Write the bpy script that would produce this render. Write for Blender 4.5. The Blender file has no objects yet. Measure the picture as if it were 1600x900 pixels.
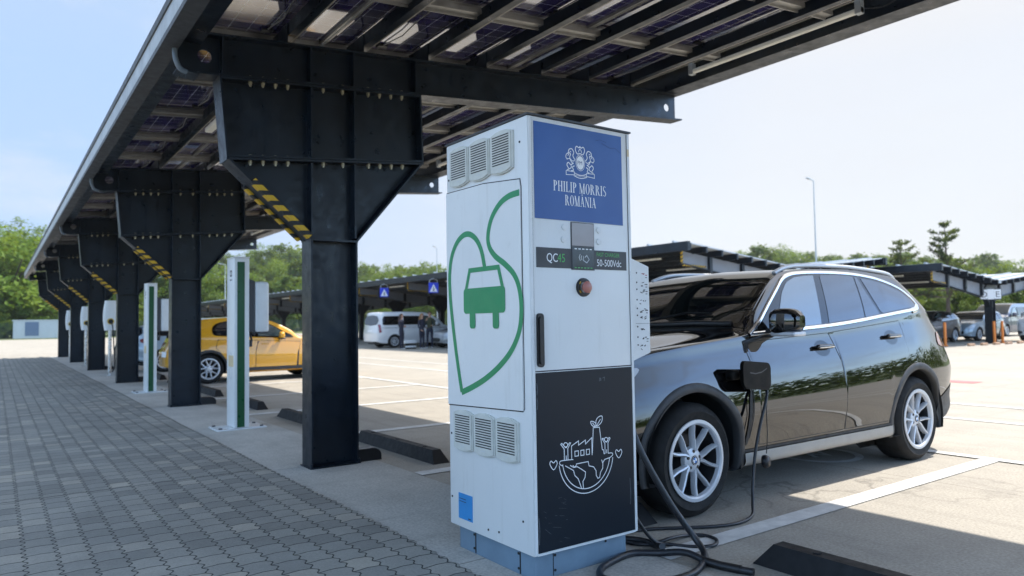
import bpy, bmesh, math, random
from mathutils import Vector, Matrix
random.seed(7)
R = math.radians
scene = bpy.context.scene
COL = scene.collection

# ------------------------------------------------------------------ materials
MATS = {}
def _mat(name):
    m = bpy.data.materials.new(name); m.use_nodes = True
    nt = m.node_tree
    b = nt.nodes['Principled BSDF']
    return m, nt, b
def N(nt, t, **kw):
    n = nt.nodes.new(t)
    for k, v in kw.items():
        if k in n.inputs.keys(): n.inputs[k].default_value = v
        else: setattr(n, k, v)
    return n
def L(nt, a, b): nt.links.new(a, b)
def rgb(c): return (c[0], c[1], c[2], 1.0)
def coords(nt, kind='Object', scale=(1, 1, 1)):
    tc = N(nt, 'ShaderNodeTexCoord'); mp = N(nt, 'ShaderNodeMapping')
    mp.inputs['Scale'].default_value = scale
    L(nt, tc.outputs[kind], mp.inputs['Vector'])
    return mp.outputs['Vector']
def noise(nt, vec, scale, detail=4, rough=.55):
    n = N(nt, 'ShaderNodeTexNoise', Scale=scale, Detail=detail, Roughness=rough)
    if vec is not None: L(nt, vec, n.inputs['Vector'])
    return n.outputs['Fac']
def ramp(nt, fac, stops):
    r = N(nt, 'ShaderNodeValToRGB')
    el = r.color_ramp.elements
    while len(el) < len(stops): el.new(.5)
    for e, (p, c) in zip(el, stops):
        e.position = p; e.color = rgb(c) if hasattr(c, '__len__') else (c, c, c, 1)
    L(nt, fac, r.inputs['Fac'])
    return r.outputs['Color']
def mixc(nt, fac, a, b, mode='MIX'):
    m = N(nt, 'ShaderNodeMix', data_type='RGBA', blend_type=mode)
    for s, v in ((m.inputs[0], fac), (m.inputs[6], a), (m.inputs[7], b)):
        if isinstance(v, (int, float)): s.default_value = v
        elif isinstance(v, tuple): s.default_value = rgb(v)
        else: L(nt, v, s)
    return m.outputs[2]
def math_(nt, op, a, b=None, c=None):
    m = N(nt, 'ShaderNodeMath', operation=op)
    for i, v in enumerate((a, b, c)):
        if v is None: continue
        if isinstance(v, (int, float)): m.inputs[i].default_value = v
        else: L(nt, v, m.inputs[i])
    return m.outputs[0]
def bump(nt, b, h, strength=.2, dist=.01):
    n = N(nt, 'ShaderNodeBump', Strength=strength, Distance=dist)
    L(nt, h, n.inputs['Height']); L(nt, n.outputs['Normal'], b.inputs['Normal'])

def simple(name, col, rough=.5, metal=0, var=.12, nscale=6., coat=0, spec=.5, bmp=0, ior=None, rvar=.1):
    """base colour with slight soiling noise, roughness variation"""
    m, nt, b = _mat(name)
    v = coords(nt)
    f = noise(nt, v, nscale, 5, .6)
    c0 = tuple(x*(1-var) for x in col); c1 = tuple(min(1, x*(1+var*.6)) for x in col)
    L(nt, ramp(nt, f, [(.3, c0), (.7, c1)]), b.inputs['Base Color'])
    L(nt, ramp(nt, noise(nt, v, nscale*2.3, 4), [(.3, max(.01, rough-rvar)), (.7, min(1, rough+rvar))]), b.inputs['Roughness'])
    b.inputs['Metallic'].default_value = metal
    b.inputs['Coat Weight'].default_value = coat
    b.inputs['Coat Roughness'].default_value = .03
    b.inputs['Specular IOR Level'].default_value = spec
    if ior: b.inputs['IOR'].default_value = ior
    if bmp: bump(nt, b, noise(nt, v, nscale*8, 3), bmp, .004)
    MATS[name] = m
    return m
simple('steel', (.0058, .0112, .0190), .38, var=.45, nscale=3.5, spec=.42, rvar=.14)
simple('steel_light', (.20, .215, .24), .5, var=.1, nscale=2)
simple('galv', (.42, .45, .46), .45, metal=.35, var=.18, nscale=4)
simple('rail_alu', (.30, .29, .27), .4, metal=.5, var=.2, nscale=8)
simple('nut', (.50, .44, .30), .4, metal=.7, var=.3, nscale=60)
simple('tube_white', (.80, .78, .70), .35, var=.08)
simple('cab_white', (.70, .735, .74), .38, var=.05, nscale=3, rvar=.06)
def mk_cab():
    m, nt, b = _mat('cab_white')
    v = coords(nt); vs = coords(nt, 'Object', (9, 9, .7))
    c = ramp(nt, noise(nt, v, 2.5, 5), [(.3, (.70, .715, .705)), (.7, (.75, .76, .745))])
    st = ramp(nt, noise(nt, vs, 2.0, 6, .7), [(.56, 0.), (.72, 1.)])
    c = mixc(nt, math_(nt, 'MULTIPLY', st, .22), c, (.50, .49, .44))
    sm = ramp(nt, noise(nt, v, 5.5, 7, .75), [(.60, 0.), (.72, 1.)])
    c = mixc(nt, math_(nt, 'MULTIPLY', sm, .20), c, (.45, .45, .43))
    L(nt, c, b.inputs['Base Color'])
    L(nt, ramp(nt, noise(nt, v, 6, 5), [(.3, .28), (.7, .46)]), b.inputs['Roughness'])
    bump(nt, b, noise(nt, v, 3, 2), .04, .02)
    MATS['cab_white'] = m
mk_cab()
simple('cab_trim', (.70, .72, .72), .35, var=.06, nscale=9)
simple('grille_white', (.60, .61, .56), .5, var=.12, nscale=14)
simple('slot_dark', (.015, .016, .017), .6)
simple('plinth_blue', (.165, .245, .32), .55, var=.14, nscale=5, bmp=.05)
simple('sign_blue', (.020, .085, .30), .38, var=.08, nscale=4, rvar=.05)
simple('print_white', (.82, .84, .86), .5, var=.04)
simple('print_grey', (.55, .58, .60), .5, var=.04)
simple('print_black', (.02, .02, .022), .5)
simple('print_red', (.45, .10, .12), .5)
simple('print_green', (.02, .26, .10), .42, var=.06)
simple('label_green', (.08, .42, .10), .5)
simple('label_blue', (.03, .24, .55), .45, var=.08)
simple('rubber', (.012, .012, .013), .62, var=.3, nscale=8, spec=.35, bmp=.08)
simple('cable', (.018, .020, .024), .38, var=.25, nscale=20)
simple('plastic_black', (.010, .010, .011), .42, var=.2, nscale=10)
simple('plastic_grey', (.045, .048, .052), .5, var=.1)
simple('trim_grey', (.032, .033, .035), .55, var=.12, nscale=9)
simple('chrome', (.78, .79, .80), .16, metal=1, var=.04, rvar=.05)
simple('alloy', (.58, .60, .63), .34, metal=.25, var=.03, nscale=12, rvar=.03)
simple('alloy_dark', (.035, .036, .04), .4, metal=.5)
simple('tyre', (.014, .014, .014), .72, var=.35, nscale=12, spec=.3, bmp=.1)
simple('screen', (.30, .265, .26), .15, var=.08)  # grey-beige base stands in for the lit, reflecting screen
simple('screen_dark', (.03, .035, .045), .15)
simple('button_red', (.42, .16, .13), .35)
simple('yellow_guard', (.60, .38, .02), .5)
simple('road_paint', (.66, .655, .63), .65, var=.22, nscale=7)
simple('road_red', (.60, .16, .17), .6, var=.2, nscale=3)
simple('stainless', (.55, .56, .57), .3, metal=.9, var=.1)
simple('orange', (.75, .22, .03), .5)
simple('sign_ped', (.01, .04, .55), .45)
simple('skin', (.45, .27, .19), .6)
simple('cloth_navy', (.018, .022, .045), .85, var=.3, nscale=12)
simple('cloth_olive', (.055, .060, .030), .85, var=.3, nscale=12)
simple('shoe_white', (.6, .6, .6), .6)
simple('hair_brown', (.05, .022, .012), .6, var=.4, nscale=30)
simple('hair_blond', (.30, .16, .06), .6, var=.4, nscale=30)
simple('bark', (.075, .055, .040), .9, var=.4, nscale=4, bmp=.5)
simple('hut_grey', (.50, .53, .55), .6, var=.08)
simple('hut_blue', (.12, .17, .26), .6)
simple('fence_green', (.025, .055, .045), .6)
simple('lamp_glass', (.40, .10, .06), .2, var=.15, coat=1)
simple('red_glass', (.22, .012, .014), .12, coat=1)
simple('head_glass', (.55, .57, .60), .10, coat=1)
simple('fog_white', (.75, .77, .78), .5)
simple('roundel_blue', (.05, .22, .55), .3)
simple('roof_sheet', (.46, .49, .52), .45, var=.1, nscale=1.5)

def paint(name, col, rough=.3, metal=0., spec=.5, coat=1.6):
    m, nt, b = _mat(name)
    b.inputs['Base Color'].default_value = rgb(col)
    b.inputs['Roughness'].default_value = rough
    b.inputs['Metallic'].default_value = metal
    b.inputs['Coat Weight'].default_value = 1.0
    b.inputs['Coat Roughness'].default_value = .012
    b.inputs['Coat IOR'].default_value = coat
    b.inputs['Specular IOR Level'].default_value = spec
    v = coords(nt)
    n = N(nt, 'ShaderNodeBump', Strength=.016, Distance=.05)
    L(nt, noise(nt, v, 2.2, 2), n.inputs['Height'])
    L(nt, n.outputs['Normal'], b.inputs['Coat Normal'])
    MATS[name] = m
paint('paint_black', (.0035, .0035, .004), .25, spec=0., coat=1.9)
paint('paint_yellow', (.74, .35, .004), .4)
paint('paint_white', (.72, .74, .76), .4)
paint('paint_silver', (.40, .42, .44), .35, .4)
paint('paint_lightblue', (.34, .43, .50), .35, .3)
paint('paint_dark', (.03, .033, .04), .3, .3)
paint('paint_slate', (.035, .045, .085), .4, 0)
paint('paint_bluegrey', (.16, .19, .26), .35, .3)

def glass_dark(name, col, ior, rough=.015):
    m, nt, b = _mat(name)
    b.inputs['Base Color'].default_value = rgb(col)
    b.inputs['Roughness'].default_value = rough
    b.inputs['IOR'].default_value = ior
    v = coords(nt)
    n = N(nt, 'ShaderNodeBump', Strength=.012, Distance=.05)
    L(nt, noise(nt, v, 1.6, 2), n.inputs['Height']); L(nt, n.outputs['Normal'], b.inputs['Normal'])
    MATS[name] = m
glass_dark('glass_tint', (.010, .012, .016), 1.85)
glass_dark('glass_clear', (.05, .08, .088), 2.3)
glass_dark('glass_screen', (.006, .008, .008), 1.65)
glass_dark('gloss_black', (.004, .004, .0045), 1.5, .08)

# hazard stripes (yellow / black), diagonal along object X
def mk_hazard():
    m, nt, b = _mat('hazard')
    v = coords(nt)
    sp = N(nt, 'ShaderNodeSeparateXYZ'); L(nt, v, sp.inputs[0])
    s = math_(nt, 'SUBTRACT', sp.outputs[0], math_(nt, 'MULTIPLY', sp.outputs[2], 1.0))
    fr = math_(nt, 'FRACT', math_(nt, 'MULTIPLY', s, 1/.122))
    st = math_(nt, 'GREATER_THAN', fr, .44)
    dirt = noise(nt, v, 14, 4)
    y = mixc(nt, math_(nt, 'MULTIPLY', dirt, .35), (.62, .37, .012), (.36, .23, .03))
    L(nt, mixc(nt, st, (.012, .012, .013), y), b.inputs['Base Color'])
    b.inputs['Roughness'].default_value = .55
    MATS['hazard'] = m
mk_hazard()

# solar module seen from below: dark cells, fine grid lines, white back gaps
def mk_solar():
    m, nt, b = _mat('solar')
    v = coords(nt)
    sp = N(nt, 'ShaderNodeSeparateXYZ'); L(nt, v, sp.inputs[0])
    def line(o, pitch, w):
        fr = math_(nt, 'FRACT', math_(nt, 'MULTIPLY', o, 1/pitch))
        return math_(nt, 'LESS_THAN', math_(nt, 'ABSOLUTE', math_(nt, 'SUBTRACT', fr, .5)), w/pitch/2)
    gx = line(sp.outputs[0], .17, .005); gy = line(sp.outputs[1], .17, .004)
    bus = line(sp.outputs[0], .0425, .0012)
    g = math_(nt, 'MAXIMUM', gx, gy)
    g = math_(nt, 'MAXIMUM', g, math_(nt, 'MULTIPLY', bus, .22))
    # bright solder diamonds at cell corners
    dots = math_(nt, 'MULTIPLY', line(sp.outputs[0], .17, .018), line(sp.outputs[1], .17, .018))
    g = math_(nt, 'MAXIMUM', g, dots)
    cell = ramp(nt, noise(nt, v, 3.0, 3), [(.3, (.016, .014, .060)), (.7, (.034, .026, .125))])
    L(nt, mixc(nt, g, cell, (.50, .52, .56)), b.inputs['Base Color'])
    b.inputs['Roughness'].default_value = .07
    b.inputs['IOR'].default_value = 3.8
    MATS['solar'] = m
mk_solar()

# ---- ground materials
def mk_concrete(name, base, warm, joint=None, stain=.35):
    m, nt, b = _mat(name)
    v = coords(nt)
    big = noise(nt, v, .22, 5, .6); mid = noise(nt, v, 1.7, 6, .65); fine = noise(nt, v, 60, 4, .6)
    vs = coords(nt, 'Object', (1.0, .14, 1)); streak = noise(nt, vs, 3.5, 6, .7)
    c = ramp(nt, mid, [(.25, tuple(x*(1-stain) for x in base)), (.5, base), (.8, warm)])
    c = mixc(nt, math_(nt, 'MULTIPLY', ramp(nt, streak, [(.50, 0.), (.70, 1.)]), .38), c, tuple(x*.55 for x in base))
    c = mixc(nt, math_(nt, 'MULTIPLY', ramp(nt, big, [(.42, 0.), (.62, 1.)]), .35), c, tuple(x*.74 for x in base))
    c = mixc(nt, .26, c, ramp(nt, fine, [(.3, .05), (.7, .9)]), 'OVERLAY')
    vo = N(nt, 'ShaderNodeTexVoronoi', Scale=.9, feature='F1'); L(nt, v, vo.inputs['Vector'])
    spots = ramp(nt, vo.outputs['Distance'], [(.02, 1.), (.07, 0.)])
    c = mixc(nt, math_(nt, 'MULTIPLY', spots, .55), c, tuple(x*.35 for x in base))
    # hairline cracks and tyre scuffs
    vd = N(nt, 'ShaderNodeTexVoronoi', Scale=.16, feature='DISTANCE_TO_EDGE')
    wv = N(nt, 'ShaderNodeVectorMath', operation='ADD'); L(nt, v, wv.inputs[0])
    nz = N(nt, 'ShaderNodeTexNoise', Scale=1.1, Detail=6); L(nt, v, nz.inputs['Vector'])
    sc2 = N(nt, 'ShaderNodeVectorMath', operation='SCALE'); sc2.inputs['Scale'].default_value = 1.6; L(nt, nz.outputs['Color'], sc2.inputs[0]); L(nt, sc2.outputs[0], wv.inputs[1])
    L(nt, wv.outputs[0], vd.inputs['Vector'])
    crk = math_(nt, 'MULTIPLY', ramp(nt, vd.outputs['Distance'], [(.0, 1.), (.0022, 0.)]), ramp(nt, big, [(.45, 0.), (.6, 1.)]))
    c = mixc(nt, math_(nt, 'MULTIPLY', crk, .6), c, tuple(x*.3 for x in base))
    vx = coords(nt, 'Object', (.10, 1.6, 1)); scuff = noise(nt, vx, 2.2, 6, .75)
    c = mixc(nt, math_(nt, 'MULTIPLY', ramp(nt, scuff, [(.56, 0.), (.72, 1.)]), .30), c, tuple(x*.45 for x in base))
    if joint:
        sp = N(nt, 'ShaderNodeSeparateXYZ'); L(nt, v, sp.inputs[0])
        def ln(o, pitch, off, w):
            fr = math_(nt, 'FRACT', math_(nt, 'MULTIPLY', math_(nt, 'ADD', o, off), 1/pitch))
            return math_(nt, 'LESS_THAN', fr, w/pitch)
        j = math_(nt, 'MAXIMUM', ln(sp.outputs[0], joint[0], joint[2], .010), ln(sp.outputs[1], joint[1], joint[3], .010))
        c = mixc(nt, math_(nt, 'MULTIPLY', j, .7), c, tuple(x*.3 for x in base))
    L(nt, c, b.inputs['Base Color'])
    L(nt, ramp(nt, mid, [(.3, .72), (.7, .92)]), b.inputs['Roughness'])
    bump(nt, b, fine, .18, .003)
    MATS[name] = m
mk_concrete('lot', (.385, .353, .30), (.435, .40, .34), (6.0, 5.4, .04, -.1), .22)
mk_concrete('strip', (.455, .44, .40), (.53, .51, .465), (40., 3.16, 9., -.2), .25)

def mk_pavers():
    m, nt, b = _mat('pavers')
    v = coords(nt)
    sp = N(nt, 'ShaderNodeSeparateXYZ'); L(nt, v, sp.inputs[0])
    X, Y = sp.outputs[0], sp.outputs[1]
    def zig(o, period, amp, clamp):
        t = math_(nt, 'FRACT', math_(nt, 'MULTIPLY', o, 1/period))
        t = math_(nt, 'ABSOLUTE', math_(nt, 'SUBTRACT', t, .5))      # 0..0.5
        t = math_(nt, 'MULTIPLY', math_(nt, 'SUBTRACT', t, .25), 4*clamp)
        cl = N(nt, 'ShaderNodeClamp'); cl.inputs['Min'].default_value = -1; cl.inputs['Max'].default_value = 1
        L(nt, t, cl.inputs['Value'])
        return math_(nt, 'MULTIPLY', cl.outputs[0], amp)
    wob = math_(nt, 'MULTIPLY', math_(nt, 'SUBTRACT', noise(nt, v, 5., 2), .5), .016)
    X2 = math_(nt, 'ADD', math_(nt, 'ADD', X, zig(Y, .0925, .0105, 1.6)), wob)
    Y2 = math_(nt, 'ADD', math_(nt, 'ADD', Y, zig(X, .155, .0065, 1.0)), wob)
    cb = N(nt, 'ShaderNodeCombineXYZ'); L(nt, Y2, cb.inputs[0]); L(nt, X2, cb.inputs[1])
    br = N(nt, 'ShaderNodeTexBrick')
    L(nt, cb.outputs[0], br.inputs['Vector'])
    for k, val in (('Scale', 1), ('Mortar Size', .0048), ('Mortar Smooth', .25), ('Bias', 0), ('Brick Width', .185), ('Row Height', .155)):
        br.inputs[k].default_value = val
    br.offset = .5
    br.inputs['Color1'].default_value = (0, 0, 0, 1); br.inputs['Color2'].default_value = (1, 1, 1, 1)
    br.inputs['Mortar'].default_value = (.5, .5, .5, 1)
    c = ramp(nt, br.outputs['Color'], [(0, (.20, .196, .178)), (.25, (.245, .240, .218)), (.6, (.275, .268, .240)), (.85, (.305, .292, .258)), (1, (.38, .35, .295))])
    fine = noise(nt, v, 85, 4, .7); mid = noise(nt, v, 1.3, 5, .6)
    c = mixc(nt, .25, c, ramp(nt, fine, [(.25, .1), (.75, .85)]), 'OVERLAY')
    c = mixc(nt, .30, c, ramp(nt, mid, [(.3, .25), (.7, .75)]), 'OVERLAY')
    st = ramp(nt, noise(nt, v, .55, 6, .7), [(.48, 0.), (.62, 1.)])
    c = mixc(nt, math_(nt, 'MULTIPLY', st, .30), c, (.19, .192, .175))
    sand = ramp(nt, noise(nt, v, 3.1, 7, .8), [(.56, 0.), (.66, 1.)])
    c = mixc(nt, math_(nt, 'MULTIPLY', sand, .32), c, (.33, .31, .265))
    moss = ramp(nt, noise(nt, v, 2.6, 5, .7), [(.60, 0.), (.72, 1.)])
    jc = mixc(nt, moss, (.035, .036, .033), (.075, .085, .018))
    fac = br.outputs['Fac']
    c = mixc(nt, fac, c, jc)
    # a slightly wider cross joint every six metres
    fr = math_(nt, 'FRACT', math_(nt, 'MULTIPLY', math_(nt, 'SUBTRACT', Y2, 6.62), 1/6.32))
    cj = math_(nt, 'LESS_THAN', fr, .0026)
    c = mixc(nt, cj, c, mixc(nt, moss, (.03, .032, .028), (.05, .065, .012)))
    L(nt, c, b.inputs['Base Color'])
    b.inputs['Roughness'].default_value = .85
    h = math_(nt, 'SUBTRACT', math_(nt, 'MULTIPLY', fine, .12), math_(nt, 'MAXIMUM', fac, cj))
    h = math_(nt, 'ADD', h, math_(nt, 'MULTIPLY', br.outputs['Color'], .22))
    bump(nt, b, h, .85, .010)
    MATS['pavers'] = m
mk_pavers()

def mk_grass():
    m, nt, b = _mat('grass')
    v = coords(nt)
    c = ramp(nt, noise(nt, v, .08, 6, .7), [(.3, (.045, .075, .018)), (.5, (.085, .12, .03)), (.75, (.15, .15, .055))])
    c = mixc(nt, .35, c, ramp(nt, noise(nt, v, 2.5, 6, .8), [(.3, .1), (.7, .9)]), 'OVERLAY')
    L(nt, c, b.inputs['Base Color']); b.inputs['Roughness'].default_value = .95
    MATS['grass'] = m
mk_grass()

def mk_leaf(name, a, bcol, ccol):
    m, nt, b = _mat(name)
    v = coords(nt)
    oi = N(nt, 'ShaderNodeObjectInfo')
    f = math_(nt, 'ADD', math_(nt, 'MULTIPLY', noise(nt, v, .45, 3, .6), .8), math_(nt, 'MULTIPLY', math_(nt, 'SUBTRACT', oi.outputs['Random'], .5), .35))
    f = math_(nt, 'ADD', f, math_(nt, 'MULTIPLY', math_(nt, 'SUBTRACT', noise(nt, v, 5, 2), .5), .35))
    c = ramp(nt, f, [(.15, a), (.42, bcol), (.75, ccol)])
    L(nt, c, b.inputs['Base Color']); b.inputs['Roughness'].default_value = .6
    b.inputs['Specular IOR Level'].default_value = .25
    tr = N(nt, 'ShaderNodeBsdfTranslucent'); L(nt, mixc(nt, .5, c, (.25, .30, .03)), tr.inputs['Color'])
    mx = N(nt, 'ShaderNodeMixShader'); mx.inputs[0].default_value = .42
    L(nt, b.outputs[0], mx.inputs[1]); L(nt, tr.outputs[0], mx.inputs[2])
    L(nt, mx.outputs[0], nt.nodes['Material Output'].inputs['Surface'])
    MATS[name] = m
mk_leaf('leaf', (.055, .11, .010), (.125, .21, .020), (.22, .28, .035))
mk_leaf('leaf_dark', (.032, .070, .012), (.07, .13, .022), (.12, .18, .034))
mk_leaf('needle', (.016, .032, .018), (.030, .055, .030), (.055, .085, .045))

# ------------------------------------------------------------------ mesh helpers
def V(*a): return Vector(a)
class MB:
    def __init__(self): self.v, self.f, self.m = [], [], []
    def add(self, vs, fs, mi=0):
        o = len(self.v); self.v += [tuple(p) for p in vs]
        for f in fs: self.f.append([i+o for i in f]); self.m.append(mi)
    def box(self, a, b, mi=0):
        x0, y0, z0 = a; x1, y1, z1 = b
        self.add([(x0,y0,z0),(x1,y0,z0),(x1,y1,z0),(x0,y1,z0),(x0,y0,z1),(x1,y0,z1),(x1,y1,z1),(x0,y1,z1)],
                 [(0,3,2,1),(4,5,6,7),(0,1,5,4),(1,2,6,5),(2,3,7,6),(3,0,4,7)], mi)
        return self
    def cbox(self, a, b, r=.01, mi=0, seg=2):
        bm = bmesh.new()
        bmesh.ops.create_cube(bm, size=1)
        for v in bm.verts:
            v.co = V(*[(a[i]+b[i])/2 + v.co[i]*(b[i]-a[i]) for i in range(3)])
        bmesh.ops.bevel(bm, geom=list(bm.edges), offset=r, segments=seg, affect='EDGES', profile=.5)
        bm.verts.index_update()
        self.add([v.co for v in bm.verts], [[v.index for v in f.verts] for f in bm.faces], mi); bm.free()
        return self
    def bar(self, p, q, w, h, up=(0,0,1), mi=0):
        p, q = Vector(p), Vector(q); d = (q-p).normalized(); u = Vector(up)
        s = d.cross(u).normalized(); u = s.cross(d).normalized()
        vs = [c + s*(i*w/2) + u*(j*h/2) for c in (p, q) for i, j in ((-1,-1),(1,-1),(1,1),(-1,1))]
        self.add(vs, [(0,1,2,3),(4,7,6,5),(0,4,5,1),(1,5,6,2),(2,6,7,3),(3,7,4,0)], mi); return self
    def tube(self, path, r, n=8, closed=False, mi=0, caps=True):
        P = [Vector(p) for p in path]; k = len(P); rings = []; prev = None
        for i in range(k):
            if closed: d = P[(i+1) % k]-P[i-1]
            else: d = P[min(i+1, k-1)]-P[max(i-1, 0)]
            d.normalize()
            if prev is None:
                s = d.cross(V(0,0,1));
                if s.length < 1e-3: s = d.cross(V(1,0,0))
            else: s = prev - d*prev.dot(d)
            s.normalize(); prev = s; u = d.cross(s)
            rr = r[i] if hasattr(r, '__len__') else r
            rings.append([P[i]+(s*math.cos(a)+u*math.sin(a))*rr for a in [2*math.pi*j/n for j in range(n)]])
        vs = [p for rg in rings for p in rg]; fs = []
        for i in range(k if closed else k-1):
            i2 = (i+1) % k
            for j in range(n):
                j2 = (j+1) % n
                fs.append((i*n+j, i*n+j2, i2*n+j2, i2*n+j))
        if caps and not closed: fs += [tuple(range(n-1,-1,-1)), tuple(range((k-1)*n, k*n))]
        self.add(vs, fs, mi); return self
    def lathe(self, prof, o=(0,0,0), ax=(0,0,1), n=24, mi=0):
        o = Vector(o); ax = Vector(ax).normalized()
        s = ax.cross(V(0,0,1));
        if s.length < 1e-3: s = V(1,0,0)
        s.normalize(); u = ax.cross(s)
        vs = [o+ax*h+(s*math.cos(2*math.pi*j/n)+u*math.sin(2*math.pi*j/n))*max(r, 1e-5) for r, h in prof for j in range(n)]
        fs = []
        for i in range(len(prof)-1):
            for j in range(n): fs.append((i*n+j, i*n+(j+1) % n, (i+1)*n+(j+1) % n, (i+1)*n+j))
        self.add(vs, fs, mi); return self
    def prism(self, poly, fn, d0, d1, mi=0):
        """poly of (u,v); fn(u,v,d)->xyz"""
        n = len(poly)
        vs = [fn(u, v, d0) for u, v in poly] + [fn(u, v, d1) for u, v in poly]
        fs = [tuple(range(n-1,-1,-1)), tuple(range(n, 2*n))] + [(i, (i+1) % n, n+(i+1) % n, n+i) for i in range(n)]
        self.add(vs, fs, mi); return self
    def grid(self, P, mi=0):
        a, b = len(P), len(P[0])
        self.add([p for r in P for p in r], [(i*b+j, i*b+j+1, (i+1)*b+j+1, (i+1)*b+j) for i in range(a-1) for j in range(b-1)], mi); return self
    def stroke(self, pts, w, fn, d, closed=False, mi=0):
        """flat ribbon along 2-D points, mapped through fn(u,v,d)"""
        P = [Vector((p[0], p[1])) for p in pts]; k = len(P); Lf, Rt = [], []
        for i in range(k):
            a = P[i-1] if (i > 0 or closed) else None; c = P[(i+1) % k] if (i < k-1 or closed) else None
            n1 = None if a is None else Vector((-(P[i]-a).y, (P[i]-a).x)).normalized()
            n2 = None if c is None else Vector((-(c-P[i]).y, (c-P[i]).x)).normalized()
            n = n1 if n2 is None else n2 if n1 is None else (n1+n2)
            if n1 and n2:
                if n.length < .2: n = n1.copy()
                n.normalize(); n = n/max(.45, n.dot(n1))
            ww = w[i] if hasattr(w, '__len__') else w
            Lf.append(P[i]+n*ww/2); Rt.append(P[i]-n*ww/2)
        vs = [fn(p.x, p.y, d) for p in Lf]+[fn(p.x, p.y, d) for p in Rt]
        fs = [(i, (i+1) % k, k+(i+1) % k, k+i) for i in range(k if closed else k-1)]
        self.add(vs, fs, mi); return self
    def build(self, name, mats, parent=None, smooth=None, fix=True):
        me = bpy.data.meshes.new(name)
        me.from_pydata(self.v, [], self.f)
        if isinstance(mats, str): mats = [mats]
        for m in mats: me.materials.append(MATS[m])
        me.polygons.foreach_set('material_index', self.m)
        if fix:
            bm = bmesh.new(); bm.from_mesh(me); bmesh.ops.recalc_face_normals(bm, faces=bm.faces); bm.to_mesh(me); bm.free()
        if smooth:
            me.polygons.foreach_set('use_smooth', [True]*len(me.polygons))
            if smooth < 180: me.set_sharp_from_angle(angle=R(smooth))
        me.update()
        o = bpy.data.objects.new(name, me); COL.objects.link(o)
        if parent is not None: o.parent = parent
        return o
def tag(o, label=None, cat=None, group=None, kind=None):
    if label: o['label'] = label
    if cat: o['category'] = cat
    if group: o['group'] = group
    if kind: o['kind'] = kind
    return o
def thing(name, label, cat, loc=(0,0,0), rz=0, group=None):
    o = bpy.data.objects.new(name, None); COL.objects.link(o)
    o.location = loc; o.rotation_euler = (0, 0, rz); o.empty_display_size = .2
    return tag(o, label, cat, group)
def kids(o): return [c for c in bpy.data.objects if c.parent == o]
def dup(o, loc=None, rz=None, label=None, parent=None):
    c = o.copy(); COL.objects.link(c)
    if parent is not None: c.parent = parent
    if loc is not None: c.location = loc
    if rz is not None: c.rotation_euler = (0, 0, rz)
    if label: c['label'] = label
    for ch in list(o.children): dup(ch, parent=c)
    return c
def cr(pts, n=8, closed=False):
    """Catmull-Rom through points of any dimension"""
    P = [Vector(p) for p in pts]; k = len(P); out = []
    for i in range(k if closed else k-1):
        p0 = P[i-1] if (i > 0 or closed) else P[0]; p1 = P[i]; p2 = P[(i+1) % k]
        p3 = P[(i+2) % k] if (i+2 < k or closed) else P[-1]
        for j in range(n):
            t = j/n
            out.append(.5*((2*p1)+(p2-p0)*t+(2*p0-5*p1+4*p2-p3)*t*t+(3*p1-p0-3*p2+p3)*t**3))
    if not closed: out.append(P[-1])
    return out
def text_mesh(s, size, name='lettering', cx=False):
    """flat filled lettering as lists of 2-D verts and faces (built-in sans face)"""
    cu = bpy.data.curves.new('lettering_curve', 'FONT'); cu.body = s; cu.size = size
    if cx: cu.align_x = 'CENTER'
    o = bpy.data.objects.new('lettering_tmp', cu); COL.objects.link(o)
    dg = bpy.context.evaluated_depsgraph_get()
    me = bpy.data.meshes.new_from_object(o.evaluated_get(dg))
    vs = [(v.co.x, v.co.y) for v in me.vertices]; fs = [list(p.vertices) for p in me.polygons]
    bpy.data.objects.remove(o); bpy.data.curves.remove(cu); bpy.data.meshes.remove(me)
    return vs, fs
# ================================================================== SETTING
def sheet(name, x0, y0, x1, y1, z, mat, label=None):
    m = MB(); m.add([(x0,y0,z),(x1,y0,z),(x1,y1,z),(x0,y1,z)], [(0,1,2,3)])
    return tag(m.build(name, mat, fix=False), label or name.replace('_', ' '), None, None, 'structure')
sheet('ground', -415, -415, 415, 415, -.05, 'grass', 'grassy ground around the car park')
sheet('parking_lot', -60, -45, 95, 103, 0, 'lot', 'pale sunlit concrete parking lot')
sheet('concrete_strip', 2.0, -9, 2.96, 39.2, .004, 'strip', 'narrow concrete strip the chargers stand on')
# paved path: zigzag edge towards the strip
def pave():
    m = MB(); y0, y1, p = -9., 38.9, .123
    n = int((y1-y0)/p*2); right = []
    for i in range(n+1):
        y = y0+(y1-y0)*i/n
        right.append((2.035+(.012 if i % 2 else -.012)+.01*math.sin(y*1.7), y, .008))
    vs, fs = [], []
    for i, r in enumerate(right): vs += [(-4.2, r[1], .008), r]
    for i in range(n): fs.append((2*i, 2*i+1, 2*i+3, 2*i+2))
    m.add(vs, fs)
    return tag(m.build('paved_path', 'pavers', fix=False), 'grey interlocking block paving of the walkway', None, None, 'structure')
pave()
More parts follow.
